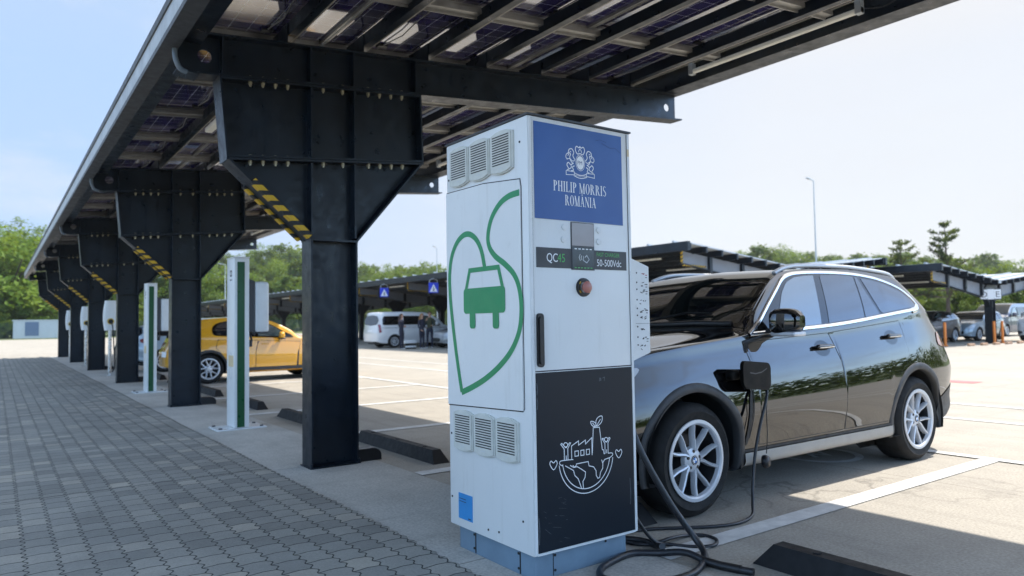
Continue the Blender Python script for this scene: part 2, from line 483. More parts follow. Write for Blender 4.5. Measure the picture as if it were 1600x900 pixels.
# painted bay lines
def line(pts, w, z=.0065, mat='road_paint', name='road_marking', closed=False, label='white painted parking bay line'):
    m = MB(); m.stroke(pts, w, lambda u, v, d: (u, v, d), z, closed)
    return tag(m.build(name, mat, fix=False), label, None, None, 'structure')
for y in (-2.6, .1, 2.79, 5.56, 8.07, 10.78, 13.5, 16.2, 18.9, 21.6, 24.3, 27.0, 29.7, 32.4, 35.1):
    line([(2.97, y), (7.22, y)], .15)
line([(7.23, -6.), (7.23, 37.)], .12, .0095)
line([(9.75, -12.), (9.75, 60.)], .12); line([(11.35, -12.), (11.35, 60.)], .12)
line([(15.1, 6.0), (15.1, 6.75)], .45, mat='road_red', label='faded red painted patch on the lot')
line([(6.3+.36*math.cos(a), 3.9+.36*math.sin(a)) for a in [i*math.pi/16 for i in range(32)]], .07, closed=True, label='white painted ring under the black car')
line([(6.16, 3.82), (6.26, 3.98), (6.34, 3.82), (6.44, 3.98)], .05, label='white painted mark inside the ring')

# ================================================================== MAIN CARPORT
SL = .085
def zt(x): return 3.77+SL*(x-1.2)          # top of the sloping beams
YB = [.14+6.32*k for k in range(7)]        # bearers
Y0, Y1 = -1.65, 39.5
carport = thing('solar_carport', 'long dark steel carport roofed with solar panels beside the paved walkway', 'carport', (2.545, 6.46, 0))
CP = Matrix.Translation((-2.545, -6.46, 0))
def wp(o, inv=CP): o.matrix_parent_inverse = inv; return o

def column_mesh():
    m = MB()
    x0, x1, w = 2.32, 2.77, .12
    m.box((x0, -w, 0), (x0+.018, w, 2.06)); m.box((x1-.018, -w, 0), (x1, w, 2.06))
    m.box((x0+.018, -.006, .0), (x1-.018, .006, 2.06))
    m.box((x0-.004, -w-.004, 2.06), (x1+.004, w+.004, 2.078))
    m.box((x0-.015, -w-.015, .0045), (x1+.015, w+.015, .016))          # base plate
    for ax in (x0-.0, x1-.0): m.lathe([(0, .05), (.014, .05), (.014, .016)], (ax, -w-.008, 0), n=6)
    return m
def bracket_mesh():
    m = MB()
    # profile (x,z)
    A, B, C_, D, E_, F = (1.535, zt(1.535)-.372), (1.595, 2.735), (2.32, 2.079), (2.77, 2.079), (3.475, 2.905), (3.455, zt(3.455)-.372)
    m.prism([A, B, C_, D, E_, F], lambda u, v, d: (u, d, v), -.006, .006)
    def fl(p, q, w=.12, t=.018):
        p, q = V(p[0], 0, p[1]), V(q[0], 0, q[1])
        m.bar(p, q, 2*w, t, up=(q-p).cross(V(0, 1, 0)))
    fl(A, B); fl(B, C_); fl(D, E_); fl(E_, F)
    # bolted joint plates, parallel to the roof
    for (p, q) in ((A, F), (B, E_)):
        for dz in (-.012, .012):
            fl((p[0]-.01, p[1]+dz), (q[0]+.01, q[1]+dz), .118, .020)
    # stiffeners above the column flanges
    for x in (2.335, 2.755):
        m.box((x-.009, -.112, 2.10), (x+.009, .112, 2.735+SL*(x-1.6)-.03))
        m.box((x-.009, -.112, 2.735+SL*(x-1.6)+.03), (x+.009, .112, zt(x)-.40))
    return m
def beam_mesh():
    m = MB(); xa, xb = 1.2, 7.36
    # local: build straight along the slope
    def P(x, dz): return (x, zt(x)+dz)
    poly = [P(xa, 0), P(xb, 0), P(xb, -.365), P(1.36, -.365), P(xa+.02, -.33)]
    # web with round eye near each end: two prisms around a hole are overkill; ring + disc
    m.prism(poly, lambda u, v, d: (u, d, v), -.006, .006)
    for dz, w in ((-.009, .10), (-.356, .10)):
        m.bar((xa+.01 if dz > -.1 else 1.36, 0, P(xa+.01 if dz > -.1 else 1.36, dz)[1]), (xb+.03, 0, P(xb+.03, dz)[1]), 2*w, .018, up=(-SL, 0, 1))
    m.bar((xa+.0, 0, P(xa, -.33)[1]), (1.37, 0, P(1.37, -.368)[1]), .2, .016, up=(-SL, 0, 1))
    for x in (2.13, 2.87, 3.58, 4.30, 5.05, 5.78, 6.48): m.box((x-.012, -.075, zt(x)-.004), (x-.003, .075, zt(x)+.185))
    for x in (1.56, 2.335, 2.755, 3.42):
        m.box((x-.008, -.095, zt(x)-.345), (x+.008, .095, zt(x)-.02))
    return m
simple('sky_hole', (.78, .82, .86), .6)
def eye_mesh():
    return None
cm = column_mesh(); bm_ = bracket_mesh(); be = beam_mesh()
col0 = wp(cm.build('column', 'steel', carport)); bra0 = wp(bm_.build('bracket', 'steel', carport)); bea0 = wp(be.build('beam', 'steel', carport))
# cut the round eyes through the beam web
cut = MB(); cut.lathe([(0, -.3), (.058, -.3), (.058, .3), (0, .3)], (1.43, 0, zt(1.43)-.185), (0, 1, 0), 20); cut.lathe([(0, -.3), (.05, -.3), (.05, .3), (0, .3)], (7.20, 0, zt(7.2)-.185), (0, 1, 0), 20)
def boolean_cut(obj, cutter):
    c = cutter.build('cutter_tmp', 'steel')
    md = obj.modifiers.new('b', 'BOOLEAN'); md.operation = 'DIFFERENCE'; md.object = c; md.solver = 'EXACT'
    dg = bpy.context.evaluated_depsgraph_get(); me = bpy.data.meshes.new_from_object(obj.evaluated_get(dg))
    obj.modifiers.clear(); obj.data = me; bpy.data.objects.remove(c)
web = MB(); 
boolean_cut(bea0, cut)
# bolts (hex head + nut + shank) as one mesh each, shared
bo = MB()
bo.lathe([(0, .030), (.017, .030), (.017, .014)], n=6); bo.lathe([(.017, -.016), (.019, -.034), (.0, -.034)], n=6)
bo.lathe([(.009, .02), (.009, -.062), (0, -.062)], n=8); bo.lathe([(.015, -.034), (.015, -.050), (0, -.050)], n=6)
bolt0 = None
BX = (1.79, 1.90, 2.01, 2.12, 2.45, 2.64, 2.90, 3.02, 3.14, 3.26)
spec_cols = []
for k, y in enumerate(YB):
    c = col0 if k == 0 else dup(col0); c.location = (0, y, 0)
    b = bra0 if k == 0 else dup(bra0); b.location = (0, y, 0)
    e = bea0 if k == 0 else dup(bea0); e.location = (0, y, 0)
    spec_cols.append((c, b, e))
for k, (c, b, e) in enumerate(spec_cols):
    if 1 <= k <= 5:
        for row in range(2):
            for x in BX:
                z = (zt(x)-.372) if row == 0 else (2.735+SL*(x-1.595))
                if bolt0 is None: bolt0 = o = bo.build('bolt', 'nut', b, 40)
                else: o = bolt0.copy(); COL.objects.link(o); o.parent = b
                o.location = (x, -.085, z)
# striped edge guards on the left taper of each bracket
gd = MB(); p, q = V(0, 0, 0), V(.50, 0, -.452)
guard = None
def guard_mesh():
    m = MB(); n = 12; prof = []
    for j in range(n):
        a = 2*math.pi*j/n; prof.append((.030*math.cos(a), .026*math.sin(a)))
    L_ = .68
    m.prism([(-.032, -.028), (.032, -.028), (.032, .022), (.022, .030), (-.022, .030), (-.032, .022)], lambda u, v, d: (d, u, v), 0, L_)
    return m
for k, (c, b, e) in enumerate(spec_cols):
    if k == 0: continue
    for s in (-1, 1):
        if guard is None: guard = o = guard_mesh().build('edge_guard', 'hazard', b)
        else: o = guard.copy(); COL.objects.link(o); o.parent = b
        o.location = (1.80, s*.125, 2.735-(1.80-1.595)*.905+.0)
        o.rotation_euler = (0, math.atan2(.656, .725), 0)
# purlins
simple('lip_lit', (.26, .24, .21), .5)
PX = (2.13, 2.87, 3.58, 4.30, 5.05, 5.78, 6.48)
def purlin(x, h=.120, w=.07, t=.010, y0=Y0, y1=Y1, z0=None):
    m = MB(); z0 = zt(x)+.072 if z0 is None else z0
    m.box((x, y0, z0+t), (x+t, y1, z0+h-t)); m.box((x, y0, z0), (x+w, y1, z0+t)); m.box((x, y0, z0+h-t), (x+w, y1, z0+h))
    m.box((x+w+.0005, y0, z0-.001), (x+w+.016, y1, z0+t+.012), 1)  # pale strip paints the ground-lit edge of the lower flange
    return m
for x in PX: wp(purlin(x).build('purlin', ['steel', 'lip_lit'], carport))
wp(purlin(7.12, .24, .26, .014, Y0-.1, Y1+.1, zt(7.12)).build('purlin', ['steel', 'steel'], carport))
m = MB(); m.box((1.21, Y0, 3.70), (1.40, Y1, 3.955)); wp(m.build('purlin', 'steel', carport))
# cross rails
ZM = lambda x: zt(x)+.222
rails = []
m = MB(); xa, xb = 1.42, 6.98
m.bar((xa, 0, zt(xa)+.162), (xb, 0, zt(xb)+.162), .11, .045, up=(-SL, 0, 1))
m.bar((xa, .028, zt(xa)+.129), (xb, .028, zt(xb)+.129), .012, .03, up=(-SL, 0, 1))
r0 = wp(m.build('rail', 'rail_alu', carport))
NR = int((Y1-Y0)/1.42)
for i in range(NR+1):
    o = r0 if i == 0 else dup(r0); o.location = (0, Y0+1.42*i, 0)
# modules
def module(w, l):
    m = MB(); f = .032
    m.add([(0,0,0),(w,0,0),(w,l,0),(0,l,0)], [(0,3,2,1)], 0)
    m.add([(0,0,.006),(w,0,.006),(w,l,.006),(0,l,.006)], [(0,1,2,3)], 0)
    for a, b in (((0,0,-.028),(w,f*.6,.012)), ((0,l-f*.6,-.028),(w,l,.012)), ((0,f*.6,-.028),(f*.6,l-f*.6,.012)), ((w-f*.6,f*.6,-.028),(w,l-f*.6,.012))): m.box(a, b, 1)
    # junction box + lead
    m.box((w*.5-.05, l-.20, -.022), (w*.5+.05, l-.12, -.002), 2)
    m.tube([(w*.5, l-.2, -.012), (w*.5+.03, l*.6, -.03), (w*.5-.02, l*.3, -.03), (w*.5, .1, -.012)], .006, 6, mi=3)
    return m
ROWS = [(1.45, 1.165), (2.625, 1.165), (3.808, 1.102), (4.92, 1.015), (5.945, 1.015)]
rotm = -math.atan(SL)
def ends(i): return Y0+1.42*i+.006
protos = []
for x, w in ROWS:
    o = wp(module(w, 1.406).build('solar_panel', ['solar', 'rail_alu', 'plastic_black', 'rail_alu'], carport, fix=False)); protos.append(o)
far = MB()
for i in range(NR):
    for (x, w), pr in zip(ROWS, protos):
        if i < 20:
            o = pr if i == 0 else dup(pr)
            o.location = (x, ends(i), ZM(x)); o.rotation_euler = (0, rotm, 0)
        else:
            s = module(w, 1.406); c, sn = math.cos(rotm), math.sin(rotm)
            far.add([(x+p[0]*c+p[2]*sn, ends(i)+p[1], ZM(x)-p[0]*sn+p[2]*c) for p in s.v], s.f, 0)
            far.m[-len(s.f):] = s.m
o = wp(far.build('solar_panel', ['solar', 'rail_alu', 'plastic_black', 'rail_alu'], carport, fix=False)); o['kind'] = 'stuff'
# pale strip added to stop sun between last module row and outer purlin, plus end clips
m = MB(); m.bar((6.99, Y0, zt(7.05)+.237), (6.99, Y1, zt(7.05)+.237), .012, .03); m.box((6.985, Y0, zt(7.05)+.252), (7.40, Y1, zt(7.05)+.262))
wp(m.build('sun_block_strip', 'tube_white', carport))
# gutter along the low edge
m = MB()
m.box((1.075, Y0-.05, 3.63), (1.20, Y1+.05, 3.80), 0); m.box((1.062, Y0-.05, 3.80), (1.20, Y1+.05, 3.865), 1); m.box((1.066, Y0-.05, 3.585), (1.20, Y1+.05, 3.63), 1)
wp(m.build('gutter', ['galv', 'plastic_grey'], carport))
simple('pipe_blue', (.10, .13, .16), .45)
# gutter outlet bends at the beam ends, spouts at the column feet
for y in YB[1:]:
    m = MB(); m.tube(cr([(1.175, y-.12, 3.72), (1.172, y-.12, 3.58), (1.18, y-.12, 3.50), (1.215, y-.11, 3.43), (1.27, y-.10, 3.41)], 5), .021, 10)
    wp(m.build('downpipe', 'pipe_blue', carport, 60))
    m = MB(); m.prism([(2.78, .004), (3.02, .004)]+[(2.93+.09*math.cos(R(a)), .045+.075*math.sin(R(a))) for a in range(0, 91, 15)]+[(2.78, .12)], lambda u, v, d: (u, d, v), y-.075, y+.045)
    wp(m.build('drain_spout', 'plastic_black', carport, 60))
# strip lights under the purlins
def striplight(x, ya, l):
    m = MB(); z = zt(x)-.06
    m.cbox((x-.045, ya, z-.03), (x+.045, ya+l, z+.03), .015, 0)
    for yy in (ya+.12, ya+l-.12): m.box((x-.012, yy-.012, z+.03), (x+.012, yy+.012, zt(x)+.02), 1)
    return wp(m.build('light_tube', ['tube_white', 'galv'], carport))
for y in YB: striplight(2.19, y+1.75, 1.45)
def outlight(ya, l):
    m = MB(); x = 7.02; z = zt(x)+.10
    m.tube([(x, ya, z), (x, ya+l, z)], .030, 10, mi=0)
    for yy in (ya, ya+l-.06): m.box((x-.036, yy, z-.036), (x+.036, yy+.06, z+.10), 1)
    m.tube(cr([(x, ya-.02, z), (x+.04, ya-.18, z-.03), (x+.06, ya-.30, z+.0), (x+.08, ya-.42, z+.06)], 4), .006, 6, mi=2)
    return wp(m.build('light_tube', ['tube_white', 'galv', 'cable'], carport))
for y in YB: outlight(y+3.55, 2.2)

# ================================================================== WHEEL STOPS
def wheelstop():
    m = MB(); L_, w, h, e = 1.80, .085, .115, .10
    sec = [(-w, 0), (w, 0), (w*.50, h), (-w*.50, h)]
    n = len(sec)
    vs = [(x, 0 if z == 0 else e, z) for x, z in sec]+[(x, L_ if z == 0 else L_-e, z) for x, z in sec]
    m.add(vs, [tuple(range(n)), tuple(range(2*n-1, n-1, -1))]+[(i, n+i, n+(i+1) % n, (i+1) % n) for i in range(n)])
    for yy in (.32, .9, 1.48): m.lathe([(.022, h-.002), (.022, h+.006), (.0, h+.006)], (0, yy, 0), n=10)
    return m
ws = None
WSL = {.62: 'black rubber wheel stop in the empty bay in front of the black car', 3.25: 'black rubber wheel stop ahead of the black car behind the charging cabinet',
       5.83: 'black rubber wheel stop between the nearest column and the charging cabinet', 8.54: 'black rubber wheel stop between the nearest column and the nearest green striped post',
       11.28: 'short visible black wheel stop right behind the nearest green striped post', 13.9: 'black rubber wheel stop at the foot of the second column',
       16.6: 'black rubber wheel stop behind the yellow car', 19.3: 'black rubber wheel stop between second and third column'}
for y, lb in WSL.items():
    if ws is None: ws = o = wheelstop().build('wheel_stop', 'rubber')
    else: o = ws.copy(); COL.objects.link(o)
    o.location = (3.36, y, .0015); tag(o, lb, 'wheel stop', 'rubber wheel stops')
# ================================================================== CHARGING CABINET
CX, CY, CW, CD, CB, CT = 2.158, 2.855, .713, .797, .143, 2.336
cab = thing('charging_cabinet', 'tall white fast charging cabinet with blue sign and green leaf plug drawing', 'charging cabinet', (CX, CY, 0))
F = lambda u, v, d: (u, -d, v)            # front face, d = how proud
S_ = lambda u, v, d: (-d, u, v)           # left face, u runs away from the viewer
m = MB(); m.cbox((0, 0, CB), (CW, CD, CT), .008, 0); m.box((-.006, -.008, CT+.0005), (CW+.006, CD+.006, CT+.010), 1)
m.build('housing', ['cab_white', 'plastic_grey'], cab, 40)
# plinth with lighter corner and dark screw joints
m = MB(); m.cbox((.045, .055, .004), (CW-.04, CD-.03, CB), .004)
for u in (.20, .62): m.box((.0425, CD-u-.004, .01), (.0455, CD-u+.004, CB-.004), 1)
m.box((.16, .0525, .01), (.163, .0555, CB-.004), 1)
for u, v in ((.20, .035), (.20, .11), (.62, .035), (.62, .11)): m.lathe([(.007, 0), (.007, .003), (0, .003)], (.043, CD-u+.012, v), (-1, 0, 0), 8, 1)
for v in (.035, .11): m.lathe([(.007, 0), (.007, .003), (0, .003)], (.172, .053, v), (0, -1, 0), 8, 1)
m.lathe([(.007, 0), (.007, .003), (0, .003)], (.52, .053, .115), (0, -1, 0), 8, 1)
pl = m.build('plinth', ['plinth_blue', 'slot_dark'], cab, 40)
# left service panel: thin raised sheet with a bent top edge
m = MB(); m.prism([(.064, .850), (.795, .826), (.795, 2.052), (.40, 2.048), (.068, 2.018), (.060, 1.98)], S_, .0, .006)
m.build('service_panel', 'cab_white', cab)
m = MB(); m.stroke([(.795, 2.055), (.40, 2.051), (.066, 2.021), (.057, 1.98), (.057, .86), (.07, .846), (.795, .822)], .006, S_, .0012)
m.build('seam', 'slot_dark', cab)
# ventilation grilles
def grille(w, h, nsl):
    m = MB(); a = .018
    out = [(0, 0), (w*.25, -a*.8), (w*.5, -a), (w*.75, -a*.8), (w, 0), (w, h), (w*.75, h+a*.8), (w*.5, h+a), (w*.25, h+a*.8), (0, h)]
    m.prism(out, S_, .0, .012, 0)
    inn = [(w*.5+(x-w*.5)*.90, h*.5+(y-h*.5)*.95) for x, y in out]
    m.prism(inn, S_, .011, .018, 0)
    return m
def slots(w, h, nsl):
    m = MB()
    for i in range(nsl):
        z = h*.17+(h*.76)*i/(nsl-1)
        m.add([S_(w*.12, z-h*.016, .0192), S_(w*.86, z-h*.016, .0192), S_(w*.86, z+h*.016, .0192), S_(w*.12, z+h*.016, .0192)], [(0, 1, 2, 3)])
    m.add([S_(w*.42, h*.055, .0192), S_(w*.58, h*.055, .0192), S_(w*.58, h*.075, .0192), S_(w*.42, h*.075, .0192)], [(0, 1, 2, 3)], 1)
    return m
for z, h, y0 in ((2.088, .195, .112), (.592, .195, .100)):
    for i in range(3):
        g = grille(.205, h, 12).build('vent_grille', 'grille_white', cab, 30); g.location = (0, y0+.212*i, z)
        s = slots(.205, h, 12).build('slot', ['slot_dark', 'print_grey'], g)
# rust runs at the grille bottoms
simple('rust', (.30, .20, .08), .8, var=.4, nscale=30)
m = MB()
for i in range(3):
    y = .112+.212*i; m.stroke([(y+.02, 2.086), (y+.06, 2.077), (y+.10, 2.073), (y+.15, 2.077), (y+.19, 2.087)], [.003, .006, .009, .006, .003], S_, .0008)
m.build('rust_stain', 'rust', cab)
# green leaf-shaped cable with a car
m = MB()
path = cr([(.066, 1.951), (.16, 1.945), (.245, 1.915), (.32, 1.850), (.356, 1.765), (.345, 1.700), (.29, 1.645), (.20, 1.595), (.12, 1.535), (.078, 1.46), (.064, 1.36),
           (.085, 1.25), (.155, 1.15), (.265, 1.065), (.40, .992), (.53, .94), (.645, .902)], 8)
m.stroke(path, .033, S_, .0070)
path = cr([(.642, .905), (.668, 1.00), (.70, 1.13), (.735, 1.30), (.758, 1.45), (.762, 1.575), (.735, 1.68), (.675, 1.755), (.60, 1.790), (.53, 1.785), (.465, 1.745), (.42, 1.68), (.395, 1.60), (.392, 1.585)], 8)
m.stroke(path, .032, S_, .0074)
# car front: cab frame, block, wheels
m.stroke([(.585, 1.475), (.545, 1.585), (.262, 1.585), (.225, 1.475)], .026, S_, .0078)
rr = .02
def rrect(x0, y0, x1, y1, r, n=4):
    o = []
    for cx_, cy_, a0 in ((x1-r, y1-r, 0), (x0+r, y1-r, 90), (x0+r, y0+r, 180), (x1-r, y0+r, 270)):
        for i in range(n+1):
            a = R(a0+90*i/n); o.append((cx_+r*math.cos(a), cy_+r*math.sin(a)))
    return o
def face(m, poly, fn, d, mi=0): m.add([fn(u, v, d) for u, v in poly], [tuple(range(len(poly)))], mi)
face(m, rrect(.203, 1.345, .610, 1.485, .022), S_, .0082)
face(m, rrect(.490, 1.262, .548, 1.36, .018), S_, .0086); face(m, rrect(.262, 1.262, .320, 1.36, .018), S_, .0090)
m.build('leaf_drawing', 'print_green', cab)
# small sticker, screws
m = MB(); m.prism([(.555, .193), (.700, .193), (.700, .335), (.555, .335)], S_, 0, .002, 0)
st = m.build('sticker', ['label_blue'], cab)
m = MB()
for z in (.305, .29): m.stroke([(.69, z), (.62, z)], .004, S_, .0026)
m.stroke([(.60, .205), (.57, .205)], .006, S_, .0026); m.build('print_mark', 'print_black', st)
m = MB()
for u, v in ((.77, .66), (.77, .30), (.085, .30), (.30, .20), (.77, 2.13), (.065, 2.21), (.40, .19)): m.lathe([(.006, 0), (.006, .003), (0, .003)], S_(u, v, 0), (-1, 0, 0), 8)
m.build('screw', 'slot_dark', cab)
# ---- front
m = MB(); m.box((.006, -.004, CB+.006), (.022, -.0, CT-.006), 0); m.box((CW-.022, -.004, CB+.006), (CW-.006, 0, CT-.006), 0); m.box((.022, -.004, CB+.002), (CW-.022, 0, CB+.012), 0)
m.build('front_frame', 'cab_trim', cab)
m = MB(); m.stroke([(.024, 1.045), (.024, CT-.008)], .004, F, .0005); m.stroke([(CW-.024, 1.045), (CW-.024, CT-.008)], .004, F, .0005); m.stroke([(.024, 1.047), (CW-.024, 1.047)], .006, F, .0005)
m.build('door_gap', 'slot_dark', cab)
m = MB(); m.prism([(.038, 1.816), (.648, 1.816), (.648, 2.310), (.038, 2.310)], F, 0, .003); sign = m.build('sign_panel', 'sign_blue', cab)
m = MB(); m.stroke([(.455, 2.262), (.49, 2.272), (.535, 2.262)], .003, F, .0036); m.stroke([(.50, 2.255), (.56, 2.235), (.60, 2.24), (.64, 2.215)], .003, F, .0036)
simple('sign_blue_dark', (.012, .05, .19), .5); m.build('wrinkle_shade', 'sign_blue_dark', sign)  # flat darker strokes paint the shade along creases in the sheet
# serif lettering
def serif(s, x, y, h, width=None, gap=.12):
    """returns list of 2-D polygons; capital letters with thick stems and hair serifs"""
    polys = []; T, t = .17, .045
    def stem(x0, w=T, y0=0., y1=1.): polys.append([(x0, y0), (x0+w, y0), (x0+w, y1), (x0, y1)])
    def serf(x0, x1, yy): polys.append([(x0, yy), (x1, yy), (x1, yy+t), (x0, yy+t)])
    def st(x0, b=True, tt=True, w=T):
        stem(x0, w)
        if b: serf(x0-.07, x0+w+.07, 0)
        if tt: serf(x0-.07, x0+w+.07, 1-t)
    def diag(x0, y0, x1, y1, w): polys.append([(x0-w/2, y0), (x0+w/2, y0), (x1+w/2, y1), (x1-w/2, y1)])
    def bowl(cx_, cy_, rx, ry, a0, a1, T_=T, n=14):
        for i in range(n):
            A0, A1 = R(a0+(a1-a0)*i/n), R(a0+(a1-a0)*(i+1)/n)
            def pt(a, inner):
                k = (T_*abs(math.cos(a))+t*abs(math.sin(a))) if inner else 0
                return (cx_+(rx-k)*math.cos(a), cy_+(ry-(t if inner else 0)*1.0)*math.sin(a))
            polys.append([pt(A0, 0), pt(A1, 0), pt(A1, 1), pt(A0, 1)])
    cur = 0.
    out = []
    for ch in s:
        polys = []
        if ch == ' ': cur += .38; continue
        if ch == 'P': st(.07); bowl(.24, .74, .36, .26, -90, 90); w = .62
        elif ch == 'R': st(.07); bowl(.24, .75, .34, .25, -90, 90); diag(.66, 0, .40, .5, T); serf(.56, .80, 0); w = .80
        elif ch == 'H': st(.07); st(.56); polys.append([(.2, .49), (.6, .49), (.6, .53), (.2, .53)]); w = .80
        elif ch == 'I': st(.07); w = .31
        elif ch == 'L': st(.07); polys.append([(.2, 0), (.60, 0), (.60, .22), (.56, .22), (.52, t), (.2, t)]); w = .62
        elif ch == 'M': stem(.08, .05); serf(0, .2, 0); diag(.13, 1, .46, 0, T); diag(.46, 0, .80, 1, .06); stem(.74, T); serf(.67, .98, 0); serf(0, .18, 1-t); serf(.74, .98, 1-t); w = .98
        elif ch == 'O': bowl(.36, .5, .36, .52, 0, 360, T, 26); w = .72
        elif ch == 'S': bowl(.29, .745, .26, .265, 35, 250, .13); bowl(.29, .255, .28, .265, -145, 80, .14); diag(.17, .62, .43, .38, .17); w = .58
        elif ch in 'AÂ':
            diag(.10, 0, .36, 1, .06); diag(.62, 0, .36, 1, T); serf(0, .22, 0); serf(.50, .76, 0); polys.append([(.2, .33), (.55, .33), (.55, .37), (.2, .37)]); w = .76
            if ch == 'Â': diag(.24, 1.09, .36, 1.24, .07); diag(.48, 1.09, .36, 1.24, .07)
        elif ch == 'N': stem(.08, .05); serf(0, .2, 0); serf(0, .16, 1-t); diag(.13, 1, .68, 0, T*1.05); stem(.65, .05); serf(.57, .79, 1-t); w = .79
        out += [[(cur+px, py) for px, py in p] for p in polys]; cur += w+gap
    cur -= gap
    sx = width/cur if width else h
    return [[(x+px*sx, y+py*h) for px, py in p] for p in out]
def put_polys(m, polys, fn, d, mi=0):
    for i, p in enumerate(polys): face(m, p, fn, d+(i % 5)*.00008, mi)
m = MB(); put_polys(m, serif('PHILIP MORRIS', .160, 1.966, .054, .366), F, .0036); put_polys(m, serif('ROMÂNIA', .236, 1.896, .054, .214), F, .0036)
m.build('lettering', 'print_white', sign)
# crest: crown over an oval shield between two rampant beasts, ribbon below
m = MB(); cx0, cz0 = .345, 2.135; k_ = .001
def E(pts): return [(cx0+x*k_, cz0+y*k_) for x, y in pts]
def st_(pts, w=4.2, closed=False, sm=4): m.stroke(E([tuple(p) for p in (cr(pts, sm, closed) if sm else pts)]), w*k_, F, .0036+random.random()*.0004, closed)
face(m, E([(26*math.cos(a), 36*math.sin(a)-6) for a in [i*math.pi/12 for i in range(24)]]), F, .0036)
st_([(31*math.cos(a), 42*math.sin(a)-6) for a in [i*math.pi/8 for i in range(16)]], 2.5, True, 2)
st_([(-20, 40), (-32, 62), (-24, 80), (-8, 74), (0, 80), (8, 74), (24, 80), (32, 62), (20, 40), (0, 44)], 5, True)
st_([(-12, 50), (0, 68), (12, 50)], 4); st_([(0, 74), (0, 84)], 4, sm=0)
for s in (-1, 1):
    mp_ = lambda L_: [(s*x, y) for x, y in L_]
    st_(mp_([(36, 6), (50, 26), (44, 44), (56, 62), (74, 58), (80, 42), (66, 34), (72, 16), (62, -6), (48, -14)]), 5)          # head, mane, breast
    st_(mp_([(78, 40), (94, 30), (98, 14), (88, 2)]), 4); st_(mp_([(62, 44), (70, 48)]), 4, sm=0)                              # tail tip / ear
    st_(mp_([(38, 2), (54, -2), (70, 8), (90, 6)]), 4); st_(mp_([(46, -12), (66, -22), (82, -12), (92, -26), (80, -44)]), 5)      # fore paw, haunch
    st_(mp_([(40, -26), (54, -34), (48, -50), (64, -54)]), 5); st_(mp_([(66, -22), (62, -36), (76, -46), (92, -52)]), 4.5)
    st_(mp_([(98, -56), (98, -78), (42, -74), (42, -58), (98, -56)]), 3.5, sm=0)
    st_(mp_([(86, 24), (78, 30), (84, 36)]), 3.5)
st_([(-44, -62), (-20, -70), (0, -72), (20, -70), (44, -62)], 4); st_([(-46, -78), (-20, -86), (0, -88), (20, -86), (46, -78)], 4)
for x in range(-36, 40, 9): st_([(x, -72), (x+3, -80)], 3, sm=0)
m.build('emblem', 'print_white', sign)
m = MB(); vs, fs = text_mesh('PM', .030)
m.add([F(cx0-.021+x*.92, cz0-.017+y, .0044) for x, y in vs], fs); m.build('monogram', 'sign_blue_dark', sign)
# display and label strips
m = MB(); m.prism([(.043, 1.568), (.272, 1.568), (.272, 1.670), (.043, 1.670)], F, 0, .003, 0); strip1 = m.build('label_strip', 'plastic_grey', cab)
m = MB(); m.prism([(.431, 1.568), (.668, 1.568), (.668, 1.670), (.431, 1.670)], F, 0, .003, 0); strip2 = m.build('label_strip', 'plastic_grey', cab)
m = MB(); m.prism([(.272, 1.562), (.431, 1.562), (.431, 1.812), (.272, 1.812)], F, 0, .0045, 0); disp = m.build('display', 'plastic_grey', cab)
m = MB(); m.prism([(.276, 1.688), (.427, 1.688), (.427, 1.808), (.276, 1.808)], F, .0045, .006); m.build('screen', 'screen', disp)
m = MB(); m.prism([(.276, 1.566), (.427, 1.566), (.427, 1.680), (.276, 1.680)], F, .0045, .0058); m.build('card_reader', 'screen_dark', disp)
m = MB()
for i in range(5): m.stroke([(.292+.026*i, 1.672), (.308+.026*i, 1.672)], .005, F, .0064)
m.build('light_bar', 'print_white', disp)
m = MB()
for i in range(6): m.stroke([(.290+.022*i, 1.573), (.304+.022*i, 1.573)], .005, F, .0064)
m.build('light_bar', 'label_green', disp)
m = MB(); m.stroke([(.330, 1.645), (.322, 1.628), (.330, 1.610)], .004, F, .0064); m.stroke([(.340, 1.638), (.335, 1.626), (.342, 1.614)], .004, F, .0064)
m.stroke([(.352, 1.636), (.352, 1.612), (.375, 1.600), (.392, 1.618), (.375, 1.640), (.362, 1.628)], .004, F, .0064); m.build('card_symbol', 'print_grey', disp)
def put_text(s, size, fn, x, y, d, name, mat, parent, sx=1., center=False):
    vs, fs = text_mesh(s, size, cx=center); m = MB(); m.add([fn(x+u*sx, y+v, d) for u, v in vs], fs); return m.build(name, mat, parent)
put_text('QC', .062, F, .106, 1.599, .0036, 'lettering', 'print_white', strip1, .80); put_text('45', .062, F, .178, 1.599, .0036, 'lettering', 'label_green', strip1, .85)
put_text('FAST CHARGER', .030, F, .447, 1.638, .0036, 'lettering', 'label_green', strip2, .80); put_text('50-500Vdc', .052, F, .447, 1.586, .0036, 'lettering', 'print_white', strip2, .80)
for u, v in ((.227, 1.781), (.221, 1.717), (.468, 1.779), (.466, 1.717)):
    m = MB(); m.lathe([(.017, 0), (.016, .006), (.0, .0075)], F(u, v, 0), (0, -1, 0), 16); m.build('button', 'cab_trim', cab, 40)
# emergency button
m = MB(); m.lathe([(.050, 0), (.048, .010), (.036, .014), (.030, .012)], F(.352, 1.471, 0), (0, -1, 0), 24); eb = m.build('emergency_button', 'plastic_black', cab, 40)
m = MB()
for a in (35, 145, 215, 325): m.stroke([(.352+.041*math.cos(R(a-10)), 1.471+.041*math.sin(R(a-10))), (.352+.041*math.cos(R(a+10)), 1.471+.041*math.sin(R(a+10)))], .008, F, .0142)
m.build('label_ring', 'yellow_guard', eb)
m = MB(); m.lathe([(.020, .010), (.030, .026), (.031, .034), (.024, .040), (0, .042)], F(.352, 1.471, 0), (0, -1, 0), 24); m.build('knob', 'button_red', eb, 50)
